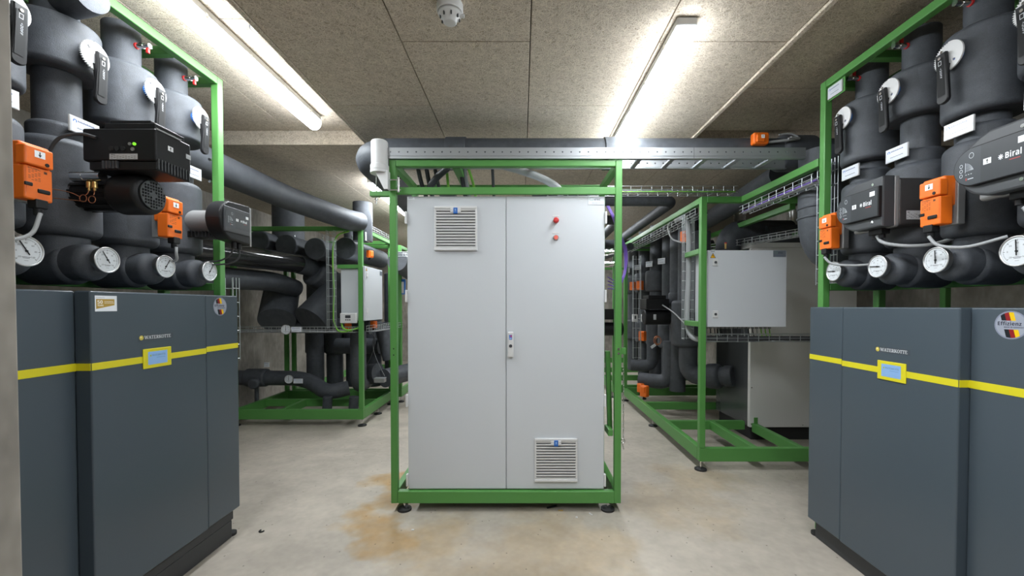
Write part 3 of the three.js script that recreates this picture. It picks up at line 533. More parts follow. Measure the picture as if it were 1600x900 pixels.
// ---------------------------------------------------------------- switch cabinet in its green stand
{
  const t = thing('cabinet_stand', 'green steel stand holding the large light grey switch cabinet', 'stand');
  const L = -0.798, R = 0.607, D0 = 2.48, D1 = 3.03;
  for (const d of [D0, D1 - 0.04]) for (const x of [L, R - 0.04]) part('post', bb(x, x + 0.04, 0.053, 2.14, d, d + 0.04, 0.004), M.green, t);
  for (const d of [D0, D1 - 0.04]) { part('top_beam', bb(L + 0.04, R - 0.04, 2.1, 2.14, d, d + 0.04, 0.005), M.green, t); part('bottom_beam', bb(L + 0.04, R - 0.04, 0.053, 0.127, d, d + 0.04, 0.004), M.green, t); }
  part('middle_beam', bb(L + 0.04, R - 0.04, 1.932, 1.976, D0, D0 + 0.02, 0.004), M.green, t);
  for (const x of [L, R - 0.04]) { part('top_beam', bb(x, x + 0.04, 2.1, 2.14, D0 + 0.04, D1 - 0.04, 0.005), M.green, t); part('bottom_beam', bb(x, x + 0.04, 0.053, 0.127, D0 + 0.04, D1 - 0.04, 0.004), M.green, t); }
  part('top_beam', bb(-0.425, -0.375, 2.1, 2.14, D0 + 0.04, D1 - 0.04, 0.004), M.green, t);
  for (const x of [L + 0.075, R - 0.075]) for (const d of [D0 + 0.03, D1 - 0.05]) { const f = part('foot', [cyl(V(x, 0, -d), V(x, 0.012, -d), 0.042, 0.042, 24), cyl(V(x, 0.012, -d), V(x, 0.02, -d), 0.034, 0.02, 24)], M.rubber, t); part('spindle', cyl(V(x, 0.012, -d), V(x, 0.06, -d), 0.006, 0.006, 10), M.chrome, f); }
  part('bracket', [bb(-0.92, -0.80, 1.925, 1.955, 2.49, 2.53, 0.003)], M.green, t);
  part('threaded_rod', [cyl(V(-0.885, 1.88, -2.51), V(-0.885, 2.06, -2.51), 0.004, 0.004, 8), cyl(V(-0.885, 1.905, -2.51), V(-0.885, 1.915, -2.51), 0.01, 0.01, 6)], M.chrome, t);
  part('side_bracket', [bb(R, R + 0.03, 0.965, 1.005, 2.49, 2.5, 0.002), orient(rbox(0.03, 0.5, 0.03, 0.004), V(R - 0.06, 0.95, -2.6), V(R - 0.045, 0.5, -2.6)), bb(R - 0.075, R - 0.045, 0.46, 0.5, 2.5, 2.62, 0.004)], M.green, t);
  part('bolt', [...[[R - 0.02, 1.0], [R - 0.02, 0.972]].map(([x, y]) => cyl(V(x, y, -2.482), V(x, y, -2.472), 0.007, 0.007, 6))], M.chrome, t);
  part('screw_hole', [[L + 0.022, 1.0], [L + 0.022, 0.962]].map(([x, y]) => cyl(V(x, y, -2.482), V(x, y, -2.4795), 0.004, 0.004, 12)), M.black, t);
}
const cab = thing('switch_cabinet', 'large light grey two-door switch cabinet with louvred vents and red buttons', 'cabinet');
{
  const L = -0.697, R = 0.507, mid = -0.0945, D = 2.503, y0 = 0.129, y1 = 1.929;
  part('body', bb(L + 0.006, R - 0.006, y0, y1, D + 0.022, 2.98, 0.004), M.cabinet, cab);
  const dl = part('door', bb(L, mid - 0.0015, y0 + 0.004, y1 - 0.002, D, D + 0.02, 0.004, 2), M.cabinet, cab), dr = part('door', bb(mid + 0.0015, R, y0 + 0.004, y1 - 0.002, D, D + 0.02, 0.004, 2), M.cabinet, cab);
  for (const y of [0.19, 0.68, 1.32, 1.795]) { part('hinge', bc(L - 0.005, y, -(D - 0.003), 0.012, 0.075, 0.026, 0.003), M.white, dl); part('hinge', bc(R + 0.004, y, -(D - 0.003), 0.012, 0.075, 0.026, 0.003), M.white, dr); }
  const ventBadge = printMat(48, 80, (c, w, h) => { c.fillStyle = '#1f5fb5'; c.fillRect(0, 0, w, h); c.fillStyle = '#9fc3ee'; for (let i = 0; i < 4; i++) c.fillRect(12, 12 + i * 9, 24, 5); c.font = 'bold 11px sans-serif'; c.fillText('RITTAL', 4, 62); });
  const vent = (cx, cy, door) => {
    const a = W(cx - 33.5, cy, D), b = W(cx + 33.5, cy, D), w = b.x - a.x, X = (a.x + b.x) / 2, Y = W(cx, cy, D).y, h = 0.268, z = -D + 0.0005;
    const v = part('vent', [bc(X, Y, z + 0.001, w - 0.02, h - 0.02, 0.002, 0.0005)], M.charcoal, door);
    part('vent_frame', [bc(X, Y + h / 2 - 0.008, z + 0.008, w, 0.016, 0.018, 0.004), bc(X, Y - h / 2 + 0.008, z + 0.008, w, 0.016, 0.018, 0.004), bc(X - w / 2 + 0.006, Y, z + 0.007, 0.012, h, 0.014, 0.003), bc(X + w / 2 - 0.006, Y, z + 0.007, 0.012, h, 0.014, 0.003)], M.white, v);
    for (let k = 0; k < 14; k++) part('slat', rbox(w - 0.012, 0.0115, 0.005, 0.002).rotateX(0.25).translate(X, Y + h / 2 - 0.022 - k * 0.0173, z + 0.011), M.white, v);
    part('latch', [bc(X, Y + h / 2 - 0.026, z + 0.016, 0.064, 0.026, 0.006, 0.003)], M.white, v);
    part('blue_badge', [bc(X, Y + h / 2 - 0.028, z + 0.018, 0.025, 0.036, 0.008, 0.002)], M.blue, v); part('badge_print', panel(0.02, 0.03, X, Y + h / 2 - 0.028, z + 0.0224), ventBadge, v);
  };
  vent(712.5, 357.5, dl); vent(868.5, 718, dr);
  const h = W(798, 538, D); const hd = part('door_handle', bc(h.x, h.y, -D + 0.012, 0.036, 0.155, 0.024, 0.008, 3), M.white, dr);
  part('handle_print', panel(0.018, 0.03, h.x, h.y + 0.045, -D + 0.0246), printMat(48, 64, (c, w, hh) => { c.fillStyle = '#3f6fc0'; c.fillRect(0, 0, w, hh); c.fillStyle = '#c23b6c'; c.fillRect(22, 6, 20, 26); c.fillStyle = '#8fb0e0'; c.fillRect(6, 38, 36, 18); }), hd);
  part('lock', [cyl(V(h.x, h.y - 0.008, -D + 0.022), V(h.x, h.y - 0.008, -D + 0.027), 0.010, 0.010, 20)], M.charcoal, hd);
  const b1 = W(868.5, 345, D), b2 = W(868.5, 371.5, D);
  part('red_button', rcyl(V(b1.x, b1.y, -D), V(b1.x, b1.y, -D + 0.03), 0.017, 0.008, 24), M.red, dr);
  const lb = part('lit_red_button', [cyl(V(b2.x, b2.y, -D + 0.008), V(b2.x, b2.y, -D + 0.018), 0.0135, 0.0125, 24)], std({ color: lin(0.75, 0.13, 0.09), roughness: 0.3 }), dr);
  part('button_ring', cyl(V(b2.x, b2.y, -D), V(b2.x, b2.y, -D + 0.010), 0.018, 0.017, 24), M.motor, lb);
  for (const b of [b1, b2]) part('button_label', bc(b.x, b.y + 0.029, -D + 0.001, 0.04, 0.008, 0.002, 0.0006), M.white, dr);
  const pl = W(931.5, 313.6, D); part('maker_plate', [bc(pl.x, pl.y, -D + 0.0008, 0.102, 0.052, 0.002, 0.0005)], M.cabinet, dr); part('plate_print', panel(0.098, 0.049, pl.x, pl.y, -D + 0.0022), badgePlate(false), dr);
  const sl = W(642, 309, D); part('small_label', panel(0.045, 0.018, sl.x, sl.y - 0.002, -D + 0.0006), printMat(64, 26, (c, w, hh) => { c.fillStyle = '#e4e8ee'; c.fillRect(0, 0, w, hh); c.fillStyle = '#9aa2ad'; for (let i = 0; i < 5; i++) c.fillRect(14 + i * 7, 9, 5, 7); }), dl);
}

// ---------------------------------------------------------------- above the cabinet: ladder, pipe, cables
{
  const t = thing('cable_ladder', 'long galvanized cable ladder with punched rails resting on the cabinet stand', 'cable ladder');
  const x0 = -0.815, x1 = 1.70;
  const rail = (d, name) => {
    const sh = new THREE.Shape(); const y0 = 2.142, y1 = 2.207; sh.moveTo(x0, y0); sh.lineTo(x1, y0); sh.lineTo(x1, y1); sh.lineTo(x0, y1); sh.closePath();
    for (let x = x0 + 0.03; x < x1 - 0.02; x += 0.0515) { const h = new THREE.Path(); h.absellipse(x, 2.181, 0.005, 0.005, 0, Math.PI * 2, true); sh.holes.push(h); }
    return part(name, [new THREE.ExtrudeGeometry(sh, { depth: 0.003, bevelEnabled: false, curveSegments: 4 }).translate(0, 0, -d), bb(x0, x1, 2.142, 2.145, d, d + 0.02 * (d < 2.6 ? 1 : -1), 0.0008), bb(x0, x1, 2.204, 2.207, d, d + 0.015 * (d < 2.6 ? 1 : -1), 0.0008), bb(x0, x1, 2.156, 2.158, d - 0.006, d - 0.003, 0.0005)], M.galv, t);
  };
  rail(2.47, 'rail'); rail(2.665, 'rail');
  for (let x = -0.7; x < 1.65; x += 0.2) part('rung', [bb(x, x + 0.03, 2.146, 2.158, 2.475, 2.66, 0.002)], M.galv, t);
  part('splice_gap', [bb(1.03, 1.0325, 2.142, 2.207, 2.4665, 2.4695, 0.0004)], M.charcoal, t);
}
{
  const t = thing('insulated_pipe', 'long horizontal foam insulated pipe running above the galvanized cable ladder', 'pipe');
  part('pipe', pipe([V(2.3, 2.292, -2.80), V(-1.09, 2.292, -2.80), V(-1.09, 2.28, -3.6), V(-1.09, 2.2, -4.9)], 0.098, 0.24, 36), M.foam, t);
  for (const x of [-0.44, 0.62]) part('collar', rcyl(V(x - 0.068, 2.292, -2.80), V(x + 0.068, 2.292, -2.80), 0.107, 0.004, 40), M.foam, t);
  part('wrapped_joint', rcyl(V(1.72, 2.292, -2.80), V(1.98, 2.292, -2.80), 0.118, 0.04, 36), M.foam, t);
}
{ // orange room sensor housing on that pipe
  const p = W(1187, 217.5, 2.68), t = thing('sensor_box', 'orange sensor box mounted on the long pipe above the cable ladder', 'sensor', [p.x, p.y, p.z]);
  part('housing', [bc(0, 0, 0, 0.10, 0.075, 0.05, 0.012, 2), bc(-0.012, -0.004, 0.022, 0.05, 0.05, 0.03, 0.006, 2)], M.orange, t); part('label', panel(0.022, 0.022, 0.0, 0.004, 0.0376), arrowUp, t);
  solo('sensor_cable', cable([V(p.x + 0.05, p.y - 0.02, p.z), V(p.x + 0.15, p.y - 0.012, p.z + 0.01), V(p.x + 0.25, p.y + 0.0, p.z + 0.01), V(1.72, p.y - 0.005, -2.64)], 0.008), M.greycable, 'grey cable running from the orange sensor box along the long pipe', 'cable');
  solo('sensor_cable', cable([V(p.x + 0.12, p.y + 0.025, p.z + 0.01), V(p.x + 0.2, p.y + 0.03, p.z + 0.01), V(p.x + 0.24, p.y + 0.005, p.z + 0.015), V(1.70, p.y - 0.015, -2.63)], 0.006), M.greycable, 'grey cable arching over the wrapped joint of the long pipe', 'cable');
}
{ // white siren on the corner of the stand
  const t = thing('siren', 'white cylindrical siren on a bracket at the corner of the stand', 'siren', [-0.85, 2.052, -2.47]);
  part('drum', [rcyl(V(0, 0.03, 0), V(0, 0.195, 0), 0.049, 0.012, 32), rcyl(V(0, 0.015, 0), V(0, 0.05, 0), 0.054, 0.006, 32)], M.white, t);
  const s = new THREE.Shape(); s.moveTo(-0.02, 0.012); s.lineTo(0.06, 0.012); s.lineTo(0.06, -0.10); s.lineTo(0.035, -0.10); s.closePath();
  part('bracket', [cyl(V(0, 0.0, 0), V(0, 0.015, 0), 0.055, 0.055, 28), new THREE.ExtrudeGeometry(s, { depth: 0.004, bevelEnabled: false }).translate(0, 0, 0.03), bc(0.056, -0.045, 0.005, 0.006, 0.11, 0.06, 0.001)], M.white, t);
  part('clamp', [bc(0.115, -0.07, 0.012, 0.012, 0.09, 0.012, 0.003), cyl(V(0.06, -0.04, 0.012), V(0.13, -0.04, 0.012), 0.004, 0.004, 8), cyl(V(0.06, -0.1, 0.012), V(0.13, -0.1, 0.012), 0.004, 0.004, 8)], M.chrome, t);
}
{ // cables dropping from the ladder into the cabinet
  const c = (n, pts, r, m, l) => solo(n, cable(pts, r, 20, 10), m, l, 'cable');
  const drop = (px0, px1, r, m, l, bow = 0.02) => { const a = W(px0, 258, 2.7), b = W(px1, 297, 2.74); c('supply_cable', [V(a.x, 2.16, -2.66), V((a.x * 0.7 + b.x * 0.3) + bow, 2.07, -2.72), V(b.x, 1.98, -2.76), V(b.x, 1.93, -2.76)], r, m, l); };
  drop(655, 665, 0.014, M.charcoal, 'thick dark cable dropping into the cabinet, nearest the siren', 0);
  drop(668, 675, 0.014, M.charcoal, 'thick dark cable dropping into the cabinet, second from the siren', 0);
  drop(681, 690, 0.012, M.charcoal, 'dark cable dropping into the cabinet behind the crossing conduit', 0);
  c('conduit', [W(700, 262, 2.62), W(684, 276, 2.66), W(672, 292, 2.7), W(668, 300, 2.72)], 0.022, M.charcoal, 'thick grey conduit crossing the dark cables above the cabinet');
  drop(699, 701, 0.009, M.greencable, 'bright green cable dropping straight into the cabinet', 0);
  drop(721, 727, 0.014, M.charcoal, 'dark cable beside the curved green cable above the cabinet', 0);
  drop(727, 733, 0.012, M.greycable, 'grey cable between dark cable and curved green cable', 0);
  drop(732, 743, 0.009, M.greencable, 'bright green cable curving outwards into the cabinet', 0.015);
  drop(770, 771.5, 0.010, M.charcoal, 'single dark cable dropping beside the arched conduit', 0);
  c('conduit', [W(783, 258, 2.62), W(815, 267, 2.64), W(845, 278, 2.68), W(868, 291, 2.72), W(880, 305, 2.74)], 0.025, M.greycable, 'thick arched grey conduit entering the cabinet top');
  solo('cable_pad', bb(-0.53, -0.42, 1.965, 1.982, 2.6, 2.68, 0.008), M.charcoal, 'flat dark cable duct lying on the cabinet top', 'cable duct');
  // purple bundle at the right flank
  for (let k = 0; k < 4; k++) solo('bus_cable', cable([W(948 + k * 1.2, 322, 2.75), W(956 + k * 1.2, 338, 2.72), W(966 + k, 365, 2.85), W(975 + k * 1.5, 392, 2.95), W(975 + k, 425, 2.95), W(966, 440 + k * 3, 2.85), W(950, 433 + k * 6, 2.7)], 0.0036, 40), M.purple, 'thin purple cable looping down the flank of the switch cabinet', 'cable', 'purple cables beside the cabinet');
  for (let k = 0; k < 2; k++) { const p = W(951, 395 + k * 18, 2.64), g = thing('cable_gland', k ? 'chrome cable gland on the cabinet flank, lower of two' : 'chrome cable gland on the cabinet flank, upper of two', 'gland', [p.x, p.y, p.z]); part('nut', cyl(V(-0.03, 0, 0), V(0, 0, 0), 0.02, 0.02, 6), M.chrome, g); part('body', cyl(V(0, 0, 0), V(0.05, 0.006, 0), 0.014, 0.013, 14), M.chrome, g); }
  // chain at the flank
  const ch = thing('chain', 'thin steel chain hanging from the side of the green stand', 'chain');
  for (let k = 0; k < 24; k++) { const p = W(972.5, 575 + k * 4.9, 2.5); part('link', new THREE.TorusGeometry(0.0075, 0.0022, 6, 12).scale(0.6, 1.25, 1).rotateY(k % 2 ? 0.3 : 1.6).translate(p.x + 0.006, p.y, p.z), M.chrome, ch); }
  part('hook', [new THREE.TorusGeometry(0.012, 0.004, 6, 14).translate(0.622, 0.43, -2.5), orient(rbox(0.008, 0.05, 0.005, 0.002), V(0.615, 0.43, -2.5), V(0.628, 0.375, -2.5))], M.chrome, ch);
}
{ // smoke detector and the round cut-out
  const p = W(703, 15, 1.69), t = thing('smoke_detector', 'white smoke detector on the wood wool ceiling', 'smoke detector', [p.x, CEIL, -1.69]);
  part('base', rcyl(V(0, -0.038, 0), V(0, 0, 0), 0.053, 0.006, 36), M.white, t);
  part('sensor_head', new THREE.LatheGeometry([[0.0005, -0.08], [0.022, -0.08], [0.027, -0.076], [0.03, -0.062], [0.045, -0.05], [0.05, -0.038], [0.0005, -0.036]].map(q => new THREE.Vector2(...q)), 36), M.white, t);
  part('slot', [...Array(8)].map((_, k) => bc(0.0385, -0.056, 0, 0.006, 0.02, 0.006, 0.001).rotateY(k * Math.PI / 4 + 0.3)), M.charcoal, t);
  part('clip', bc(0.05, -0.05, 0.0, 0.02, 0.012, 0.012, 0.002), M.white, t);
  const r = thing('ceiling_outlet', 'small round outlet cover with ragged rim in the ceiling recess behind the lamp', 'outlet cover', [-1.27, RECESS, -2.0]);
  part('rim', new THREE.TorusGeometry(0.035, 0.003, 6, 26).rotateX(Math.PI / 2), M.charcoal, r); part('cover', cyl(V(0, -0.003, 0), V(0, 0.001, 0), 0.032, 0.032, 26), M.offwhite, r);
}

// ---------------------------------------------------------------- wire trays
function wireTray(a, b, side, up, label, { w = 0.1, h = 0.05, pitch = 0.08, r = 0.0025 } = {}) {
  const g = [], dir = b.clone().sub(a), L = dir.length(); dir.normalize();
  const P = (t, x, y) => a.clone().addScaledVector(dir, t).addScaledVector(side, x).addScaledVector(up, y);
  for (const [x, y] of [[-w / 2, h], [-w / 2, h / 2], [-w / 2, 0], [0, 0], [w / 2, 0], [w / 2, h / 2], [w / 2, h]]) g.push(cyl(P(0, x, y), P(L, x, y), r, r, 5));
  for (let t = 0.01; t < L; t += pitch) { g.push(cyl(P(t, -w / 2, 0), P(t, w / 2, 0), r, r, 5), cyl(P(t, -w / 2, 0), P(t, -w / 2, h), r, r, 5), cyl(P(t, w / 2, 0), P(t, w / 2, h), r, r, 5)); }
  return solo('wire_tray', g, M.wire, label, 'cable tray');
}
const EX = V(1, 0, 0), EY = V(0, 1, 0), EZ = V(0, 0, 1);
wireTray(V(0.2, 2.14, -3.25), V(1.68, 2.14, -3.25), EZ, EY, 'wire mesh tray spanning across behind the cabinet under the ceiling');
solo('bus_cable', cyl(V(0.2, 2.155, -3.22), V(1.66, 2.155, -3.22), 0.006, 0.006, 8), M.purple, 'purple cable lying in the wire tray behind the cabinet', 'cable');
solo('bus_cable', cyl(V(0.2, 2.148, -3.20), V(1.66, 2.148, -3.20), 0.005, 0.005, 8), M.greencable, 'green cable lying in the wire tray behind the cabinet', 'cable');

// ---------------------------------------------------------------- generic green frames at the back
function frame(label, X0, X1, D0, D1, top, extra, y0 = 0.072, y1 = 0.175) {
  const t = thing('pipe_rack', label, 'rack'), q = 0.045;
  for (const x of [X0, X1 - q]) for (const d of [D0, D1 - q]) part('post', bb(x, x + q, y1, top, d, d + q, 0.005), M.green, t);
  for (const d of [D0, D1 - q]) { part('top_beam', bb(X0 + q, X1 - q, top - q, top, d, d + q, 0.005), M.green, t); part('bottom_beam', bb(X0, X1, y0, y1, d, d + q, 0.005), M.green, t); }
  for (const x of [X0, X1 - q]) { part('top_beam', bb(x, x + q, top - q, top, D0 + q, D1 - q, 0.005), M.green, t); part('bottom_beam', bb(x, x + q, y0, y1, D0 + q, D1 - q, 0.005), M.green, t); }
  for (const x of [X0 + q / 2, X1 - q / 2]) for (let k = 0; k < 3; k++) { const d = D0 + 0.03 + (D1 - D0 - 0.06) * k / 2; const f = part('foot', [cyl(V(x, 0, -d), V(x, 0.01, -d), 0.045, 0.045, 20), cyl(V(x, 0.01, -d), V(x, 0.018, -d), 0.034, 0.02, 20)], M.rubber, t); part('spindle', cyl(V(x, 0.012, -d), V(x, y0 + 0.01, -d), 0.006, 0.006, 8), M.chrome, f); }
  for (const [n, g] of extra) part(n, g, M.green, t);
  return t;
}
const XR = [1.36, 2.9];
frame('long green floor rack carrying the square grey control box and riser pipes', 1.355, 3.25, 3.10, 5.45, 2.085, [
  ['box_arm', bb(1.355, 1.40, 1.66, 1.70, 3.145, 3.42, 0.004)], ['box_arm', bb(1.355, 1.40, 1.10, 1.14, 3.145, 3.42, 0.004)],
  ['floor_rail', bb(1.78, 1.825, 0.09, 0.172, 3.145, 3.85, 0.004)], ['floor_rail', bb(2.14, 2.185, 0.09, 0.172, 3.145, 3.79, 0.004)], ['floor_beam', bb(1.40, 2.11, 0.09, 0.172, 3.85, 3.895, 0.004)], ['floor_beam', bb(1.40, 2.855, 0.09, 0.172, 4.6, 4.645, 0.004)],
  ['link_beam', bb(1.655, 1.70, 2.04, 2.085, 2.305, 3.10, 0.004)],
  ['inner_beam', bb(2.05, 2.095, 2.0, 2.045, 3.145, 5.4, 0.004)], ['inner_beam', bb(2.5, 2.545, 1.9, 1.94, 3.145, 5.4, 0.004)],
  ['lug', [bb(2.145, 2.18, 0.17, 0.23, 3.76, 3.766, 0.002)]],
]);
frame('green floor rack carrying fat foam pipes and the small grey box', -3.03, -1.655, 4.26, 5.26, 2.085, [
  ['box_arm', bb(-1.92, -1.70, 1.65, 1.69, 4.27, 4.30, 0.004)], ['floor_beam', bb(-2.98, -1.70, 0.09, 0.172, 4.75, 4.795, 0.004)], ['floor_rail', bb(-2.55, -2.505, 0.09, 0.172, 4.305, 4.75, 0.004)], ['middle_beam', bb(-2.98, -2.5, 1.10, 1.14, 4.9, 4.94, 0.004)]]);
frame('distant green rack behind the rack with fat foam pipes', -3.0, -1.565, 5.33, 7.6, 2.05, []);
frame('distant green rack beyond the rack with the grey control box', 1.25, 2.9, 5.6, 8.6, 2.06, [['floor_beam', bb(1.3, 2.85, 0.09, 0.172, 6.4, 6.445, 0.004)], ['floor_beam', bb(1.3, 2.85, 0.09, 0.172, 7.2, 7.245, 0.004)]]);

// ---------------------------------------------------------------- right back: grey control box, buffer, pipes
{
  const a = W(1106, 391, 3.13), b = W(1228, 511, 3.13), t = thing('control_box', 'square grey wall-type control box with warning triangle on the green rack', 'control box');
  part('body', bb(a.x + 0.003, b.x - 0.003, b.y, a.y, 3.15, 3.36, 0.004), M.cabinet, t);
  const d = part('door', bb(a.x, b.x, b.y, a.y, 3.128, 3.149, 0.004, 2), M.cabinet, t);
  for (const y of [410, 491]) { const p = W(1117.5, y, 3.128), l = part('lock', bc(p.x, p.y, -3.126, 0.04, 0.056, 0.010, 0.004), M.white, d); part('lock_core', cyl(V(p.x, p.y, -3.122), V(p.x, p.y, -3.117), 0.010, 0.010, 16), M.charcoal, l); }
  const w = W(1114, 399.5, 3.128); part('warning_triangle', panel(0.043, 0.043, w.x, w.y, -3.1272), warnMat, d);
  const m = W(1218, 396.5, 3.128); part('maker_plate', panel(0.098, 0.05, m.x, m.y, -3.1272), badgePlate(true), d);
  const n = W(1114, 393.2, 3.128); part('small_label', panel(0.045, 0.014, n.x, n.y, -3.1272), printMat(64, 22, (c, ww, hh) => { c.fillStyle = '#c9cdd4'; c.fillRect(0, 0, ww, hh); c.fillStyle = '#565c66'; for (let i = 0; i < 6; i++) c.fillRect(10 + i * 7, 6, 5, 9); }), d);
  for (let k = 0; k < 16; k++) { const x = a.x + 0.045 + k * 0.0335; const g = part('gland', cyl(V(x, b.y - 0.02, -3.25), V(x, b.y + 0.002, -3.25), 0.012, 0.013, 10), M.motor, t); part('cable_tail', cable([V(x, b.y - 0.015, -3.25), V(x + 0.004, b.y - 0.05, -3.25), V(x - 0.01 + 0.008 * (k % 3), b.y - 0.10, -3.22)], 0.005, 8, 6), k > 12 ? M.greencable : k % 3 ? M.darkcable : M.greycable, g); }
}
wireTray(V(1.41, 0.985, -3.19), V(2.3, 0.985, -3.19), EZ, EY, 'wire mesh tray crossing below the square grey control box', { w: 0.1, h: 0.055 });
for (let k = 0; k < 3; k++) solo('supply_cable', cable([V(1.42, 1.0 + k * 0.01, -3.19), V(1.7, 0.99 + k * 0.012, -3.17 - k * 0.02), V(2.0, 1.0 + k * 0.008, -3.2), V(2.28, 0.995 + k * 0.01, -3.19)], 0.009), M.darkcable, 'dark cable lying in the tray below the grey control box', 'cable', 'cables below the control box');
wireTray(V(1.385, 0.98, -3.44), V(1.385, 2.02, -3.44), EX, EZ, 'upright wire mesh tray beside the square grey control box', { w: 0.08, h: 0.05 });
solo('supply_cable', cable([V(1.39, 2.03, -3.7), V(1.39, 2.01, -3.5), V(1.39, 1.9, -3.43), V(1.39, 1.5, -3.42), V(1.39, 1.08, -3.42), V(1.41, 1.0, -3.36), V(1.47, 0.99, -3.25)], 0.022, 50, 12), M.greycable, 'thick grey cable bundle running down the upright wire tray', 'cable');
wireTray(V(1.40, 1.97, -3.2), V(1.40, 1.97, -5.4), EX, EY, 'wire mesh tray under the top beam of the long green rack', { w: 0.09, pitch: 0.1 });
wireTray(V(1.68, 1.955, -2.32), V(1.68, 1.955, -3.10), EX, EY, 'wire mesh tray under the beam linking two green racks', { w: 0.08, h: 0.05 });
solo('supply_cable', cable([V(1.68, 1.965, -2.32), V(1.67, 1.965, -2.7), V(1.67, 1.96, -3.1)], 0.009), M.greycable, 'grey cable in the tray under the linking beam', 'cable');
solo('bus_cable', cable([V(1.66, 1.97, -2.32), V(1.65, 1.968, -2.7), V(1.66, 1.965, -3.1)], 0.006), M.purple, 'purple cable in the tray under the linking beam', 'cable');
wireTray(V(2.3, 1.83, -3.25), V(1.95, 1.83, -4.2), EX, EY, 'wire mesh tray above the pale sheet metal buffer casing', { w: 0.1 });
wireTray(V(1.735, 1.38, -2.36), V(1.735, 2.1, -2.36), EX, EZ, 'upright wire mesh tray behind the rack post, rack opposite gold-stickered pump', { w: 0.08, h: 0.05 });
solo('supply_cable', cable([V(1.73, 2.1, -2.35), V(1.73, 1.8, -2.345), V(1.735, 1.5, -2.345), V(1.75, 1.42, -2.33), V(1.85, 1.40, -2.32), V(2.0, 1.405, -2.32)], 0.011), M.greycable, 'grey cable in the upright tray behind the post', 'cable');
wireTray(V(-1.66, 0.95, -2.352), V(-1.66, 1.42, -2.352), EX, EZ, 'upright wire mesh tray behind the gold-stickered heat pump', { w: 0.08, h: 0.05 });
{
  const t = thing('buffer_casing', 'pale sheet metal casing on a black base behind the grey control box', 'casing');
  part('base', bb(2.16, 3.08, 0.0, 0.125, 3.84, 4.46, 0.004), M.rubber, t);
  part('front_panel', bb(2.125, 3.11, 0.128, 1.80, 3.80, 3.84, 0.005), M.offwhite, t);
  part('side_panel', bb(2.128, 2.16, 0.128, 1.79, 3.842, 4.47, 0.004), std({ color: lin(0.16, 0.17, 0.18), roughness: 0.22, metalness: 0.6 }), t);
  part('core', bb(2.16, 3.10, 0.128, 1.79, 3.842, 4.47, 0.004), M.offwhite, t);
  part('lid', bb(2.115, 3.12, 1.80, 1.845, 3.79, 4.48, 0.004), M.offwhite, t);
  part('screw', [[2.14, 1.72], [2.14, 0.5], [2.14, 0.16], [2.62, 0.15]].map(([x, y]) => cyl(V(x, y, -3.802), V(x, y, -3.795), 0.006, 0.006, 8)), M.chrome, t);
}
solo('insulated_pipe', pipe([V(1.84, 2.2, -2.52), V(1.84, 1.58, -2.52), V(2.35, 1.52, -2.6)], 0.125, 0.22, 36), M.foam, 'fat foam pipe bending down behind the rack post without gold-stickered pump', 'pipe');
for (const y of [1.80, 1.86]) solo('pipe_band', new THREE.TorusGeometry(0.124, 0.008, 8, 36).rotateX(Math.PI / 2).translate(1.84, y, -2.52), M.foam, y > 1.83 ? 'upper raised foam band around the fat bending pipe' : 'lower raised foam band around the fat bending pipe', 'pipe band');
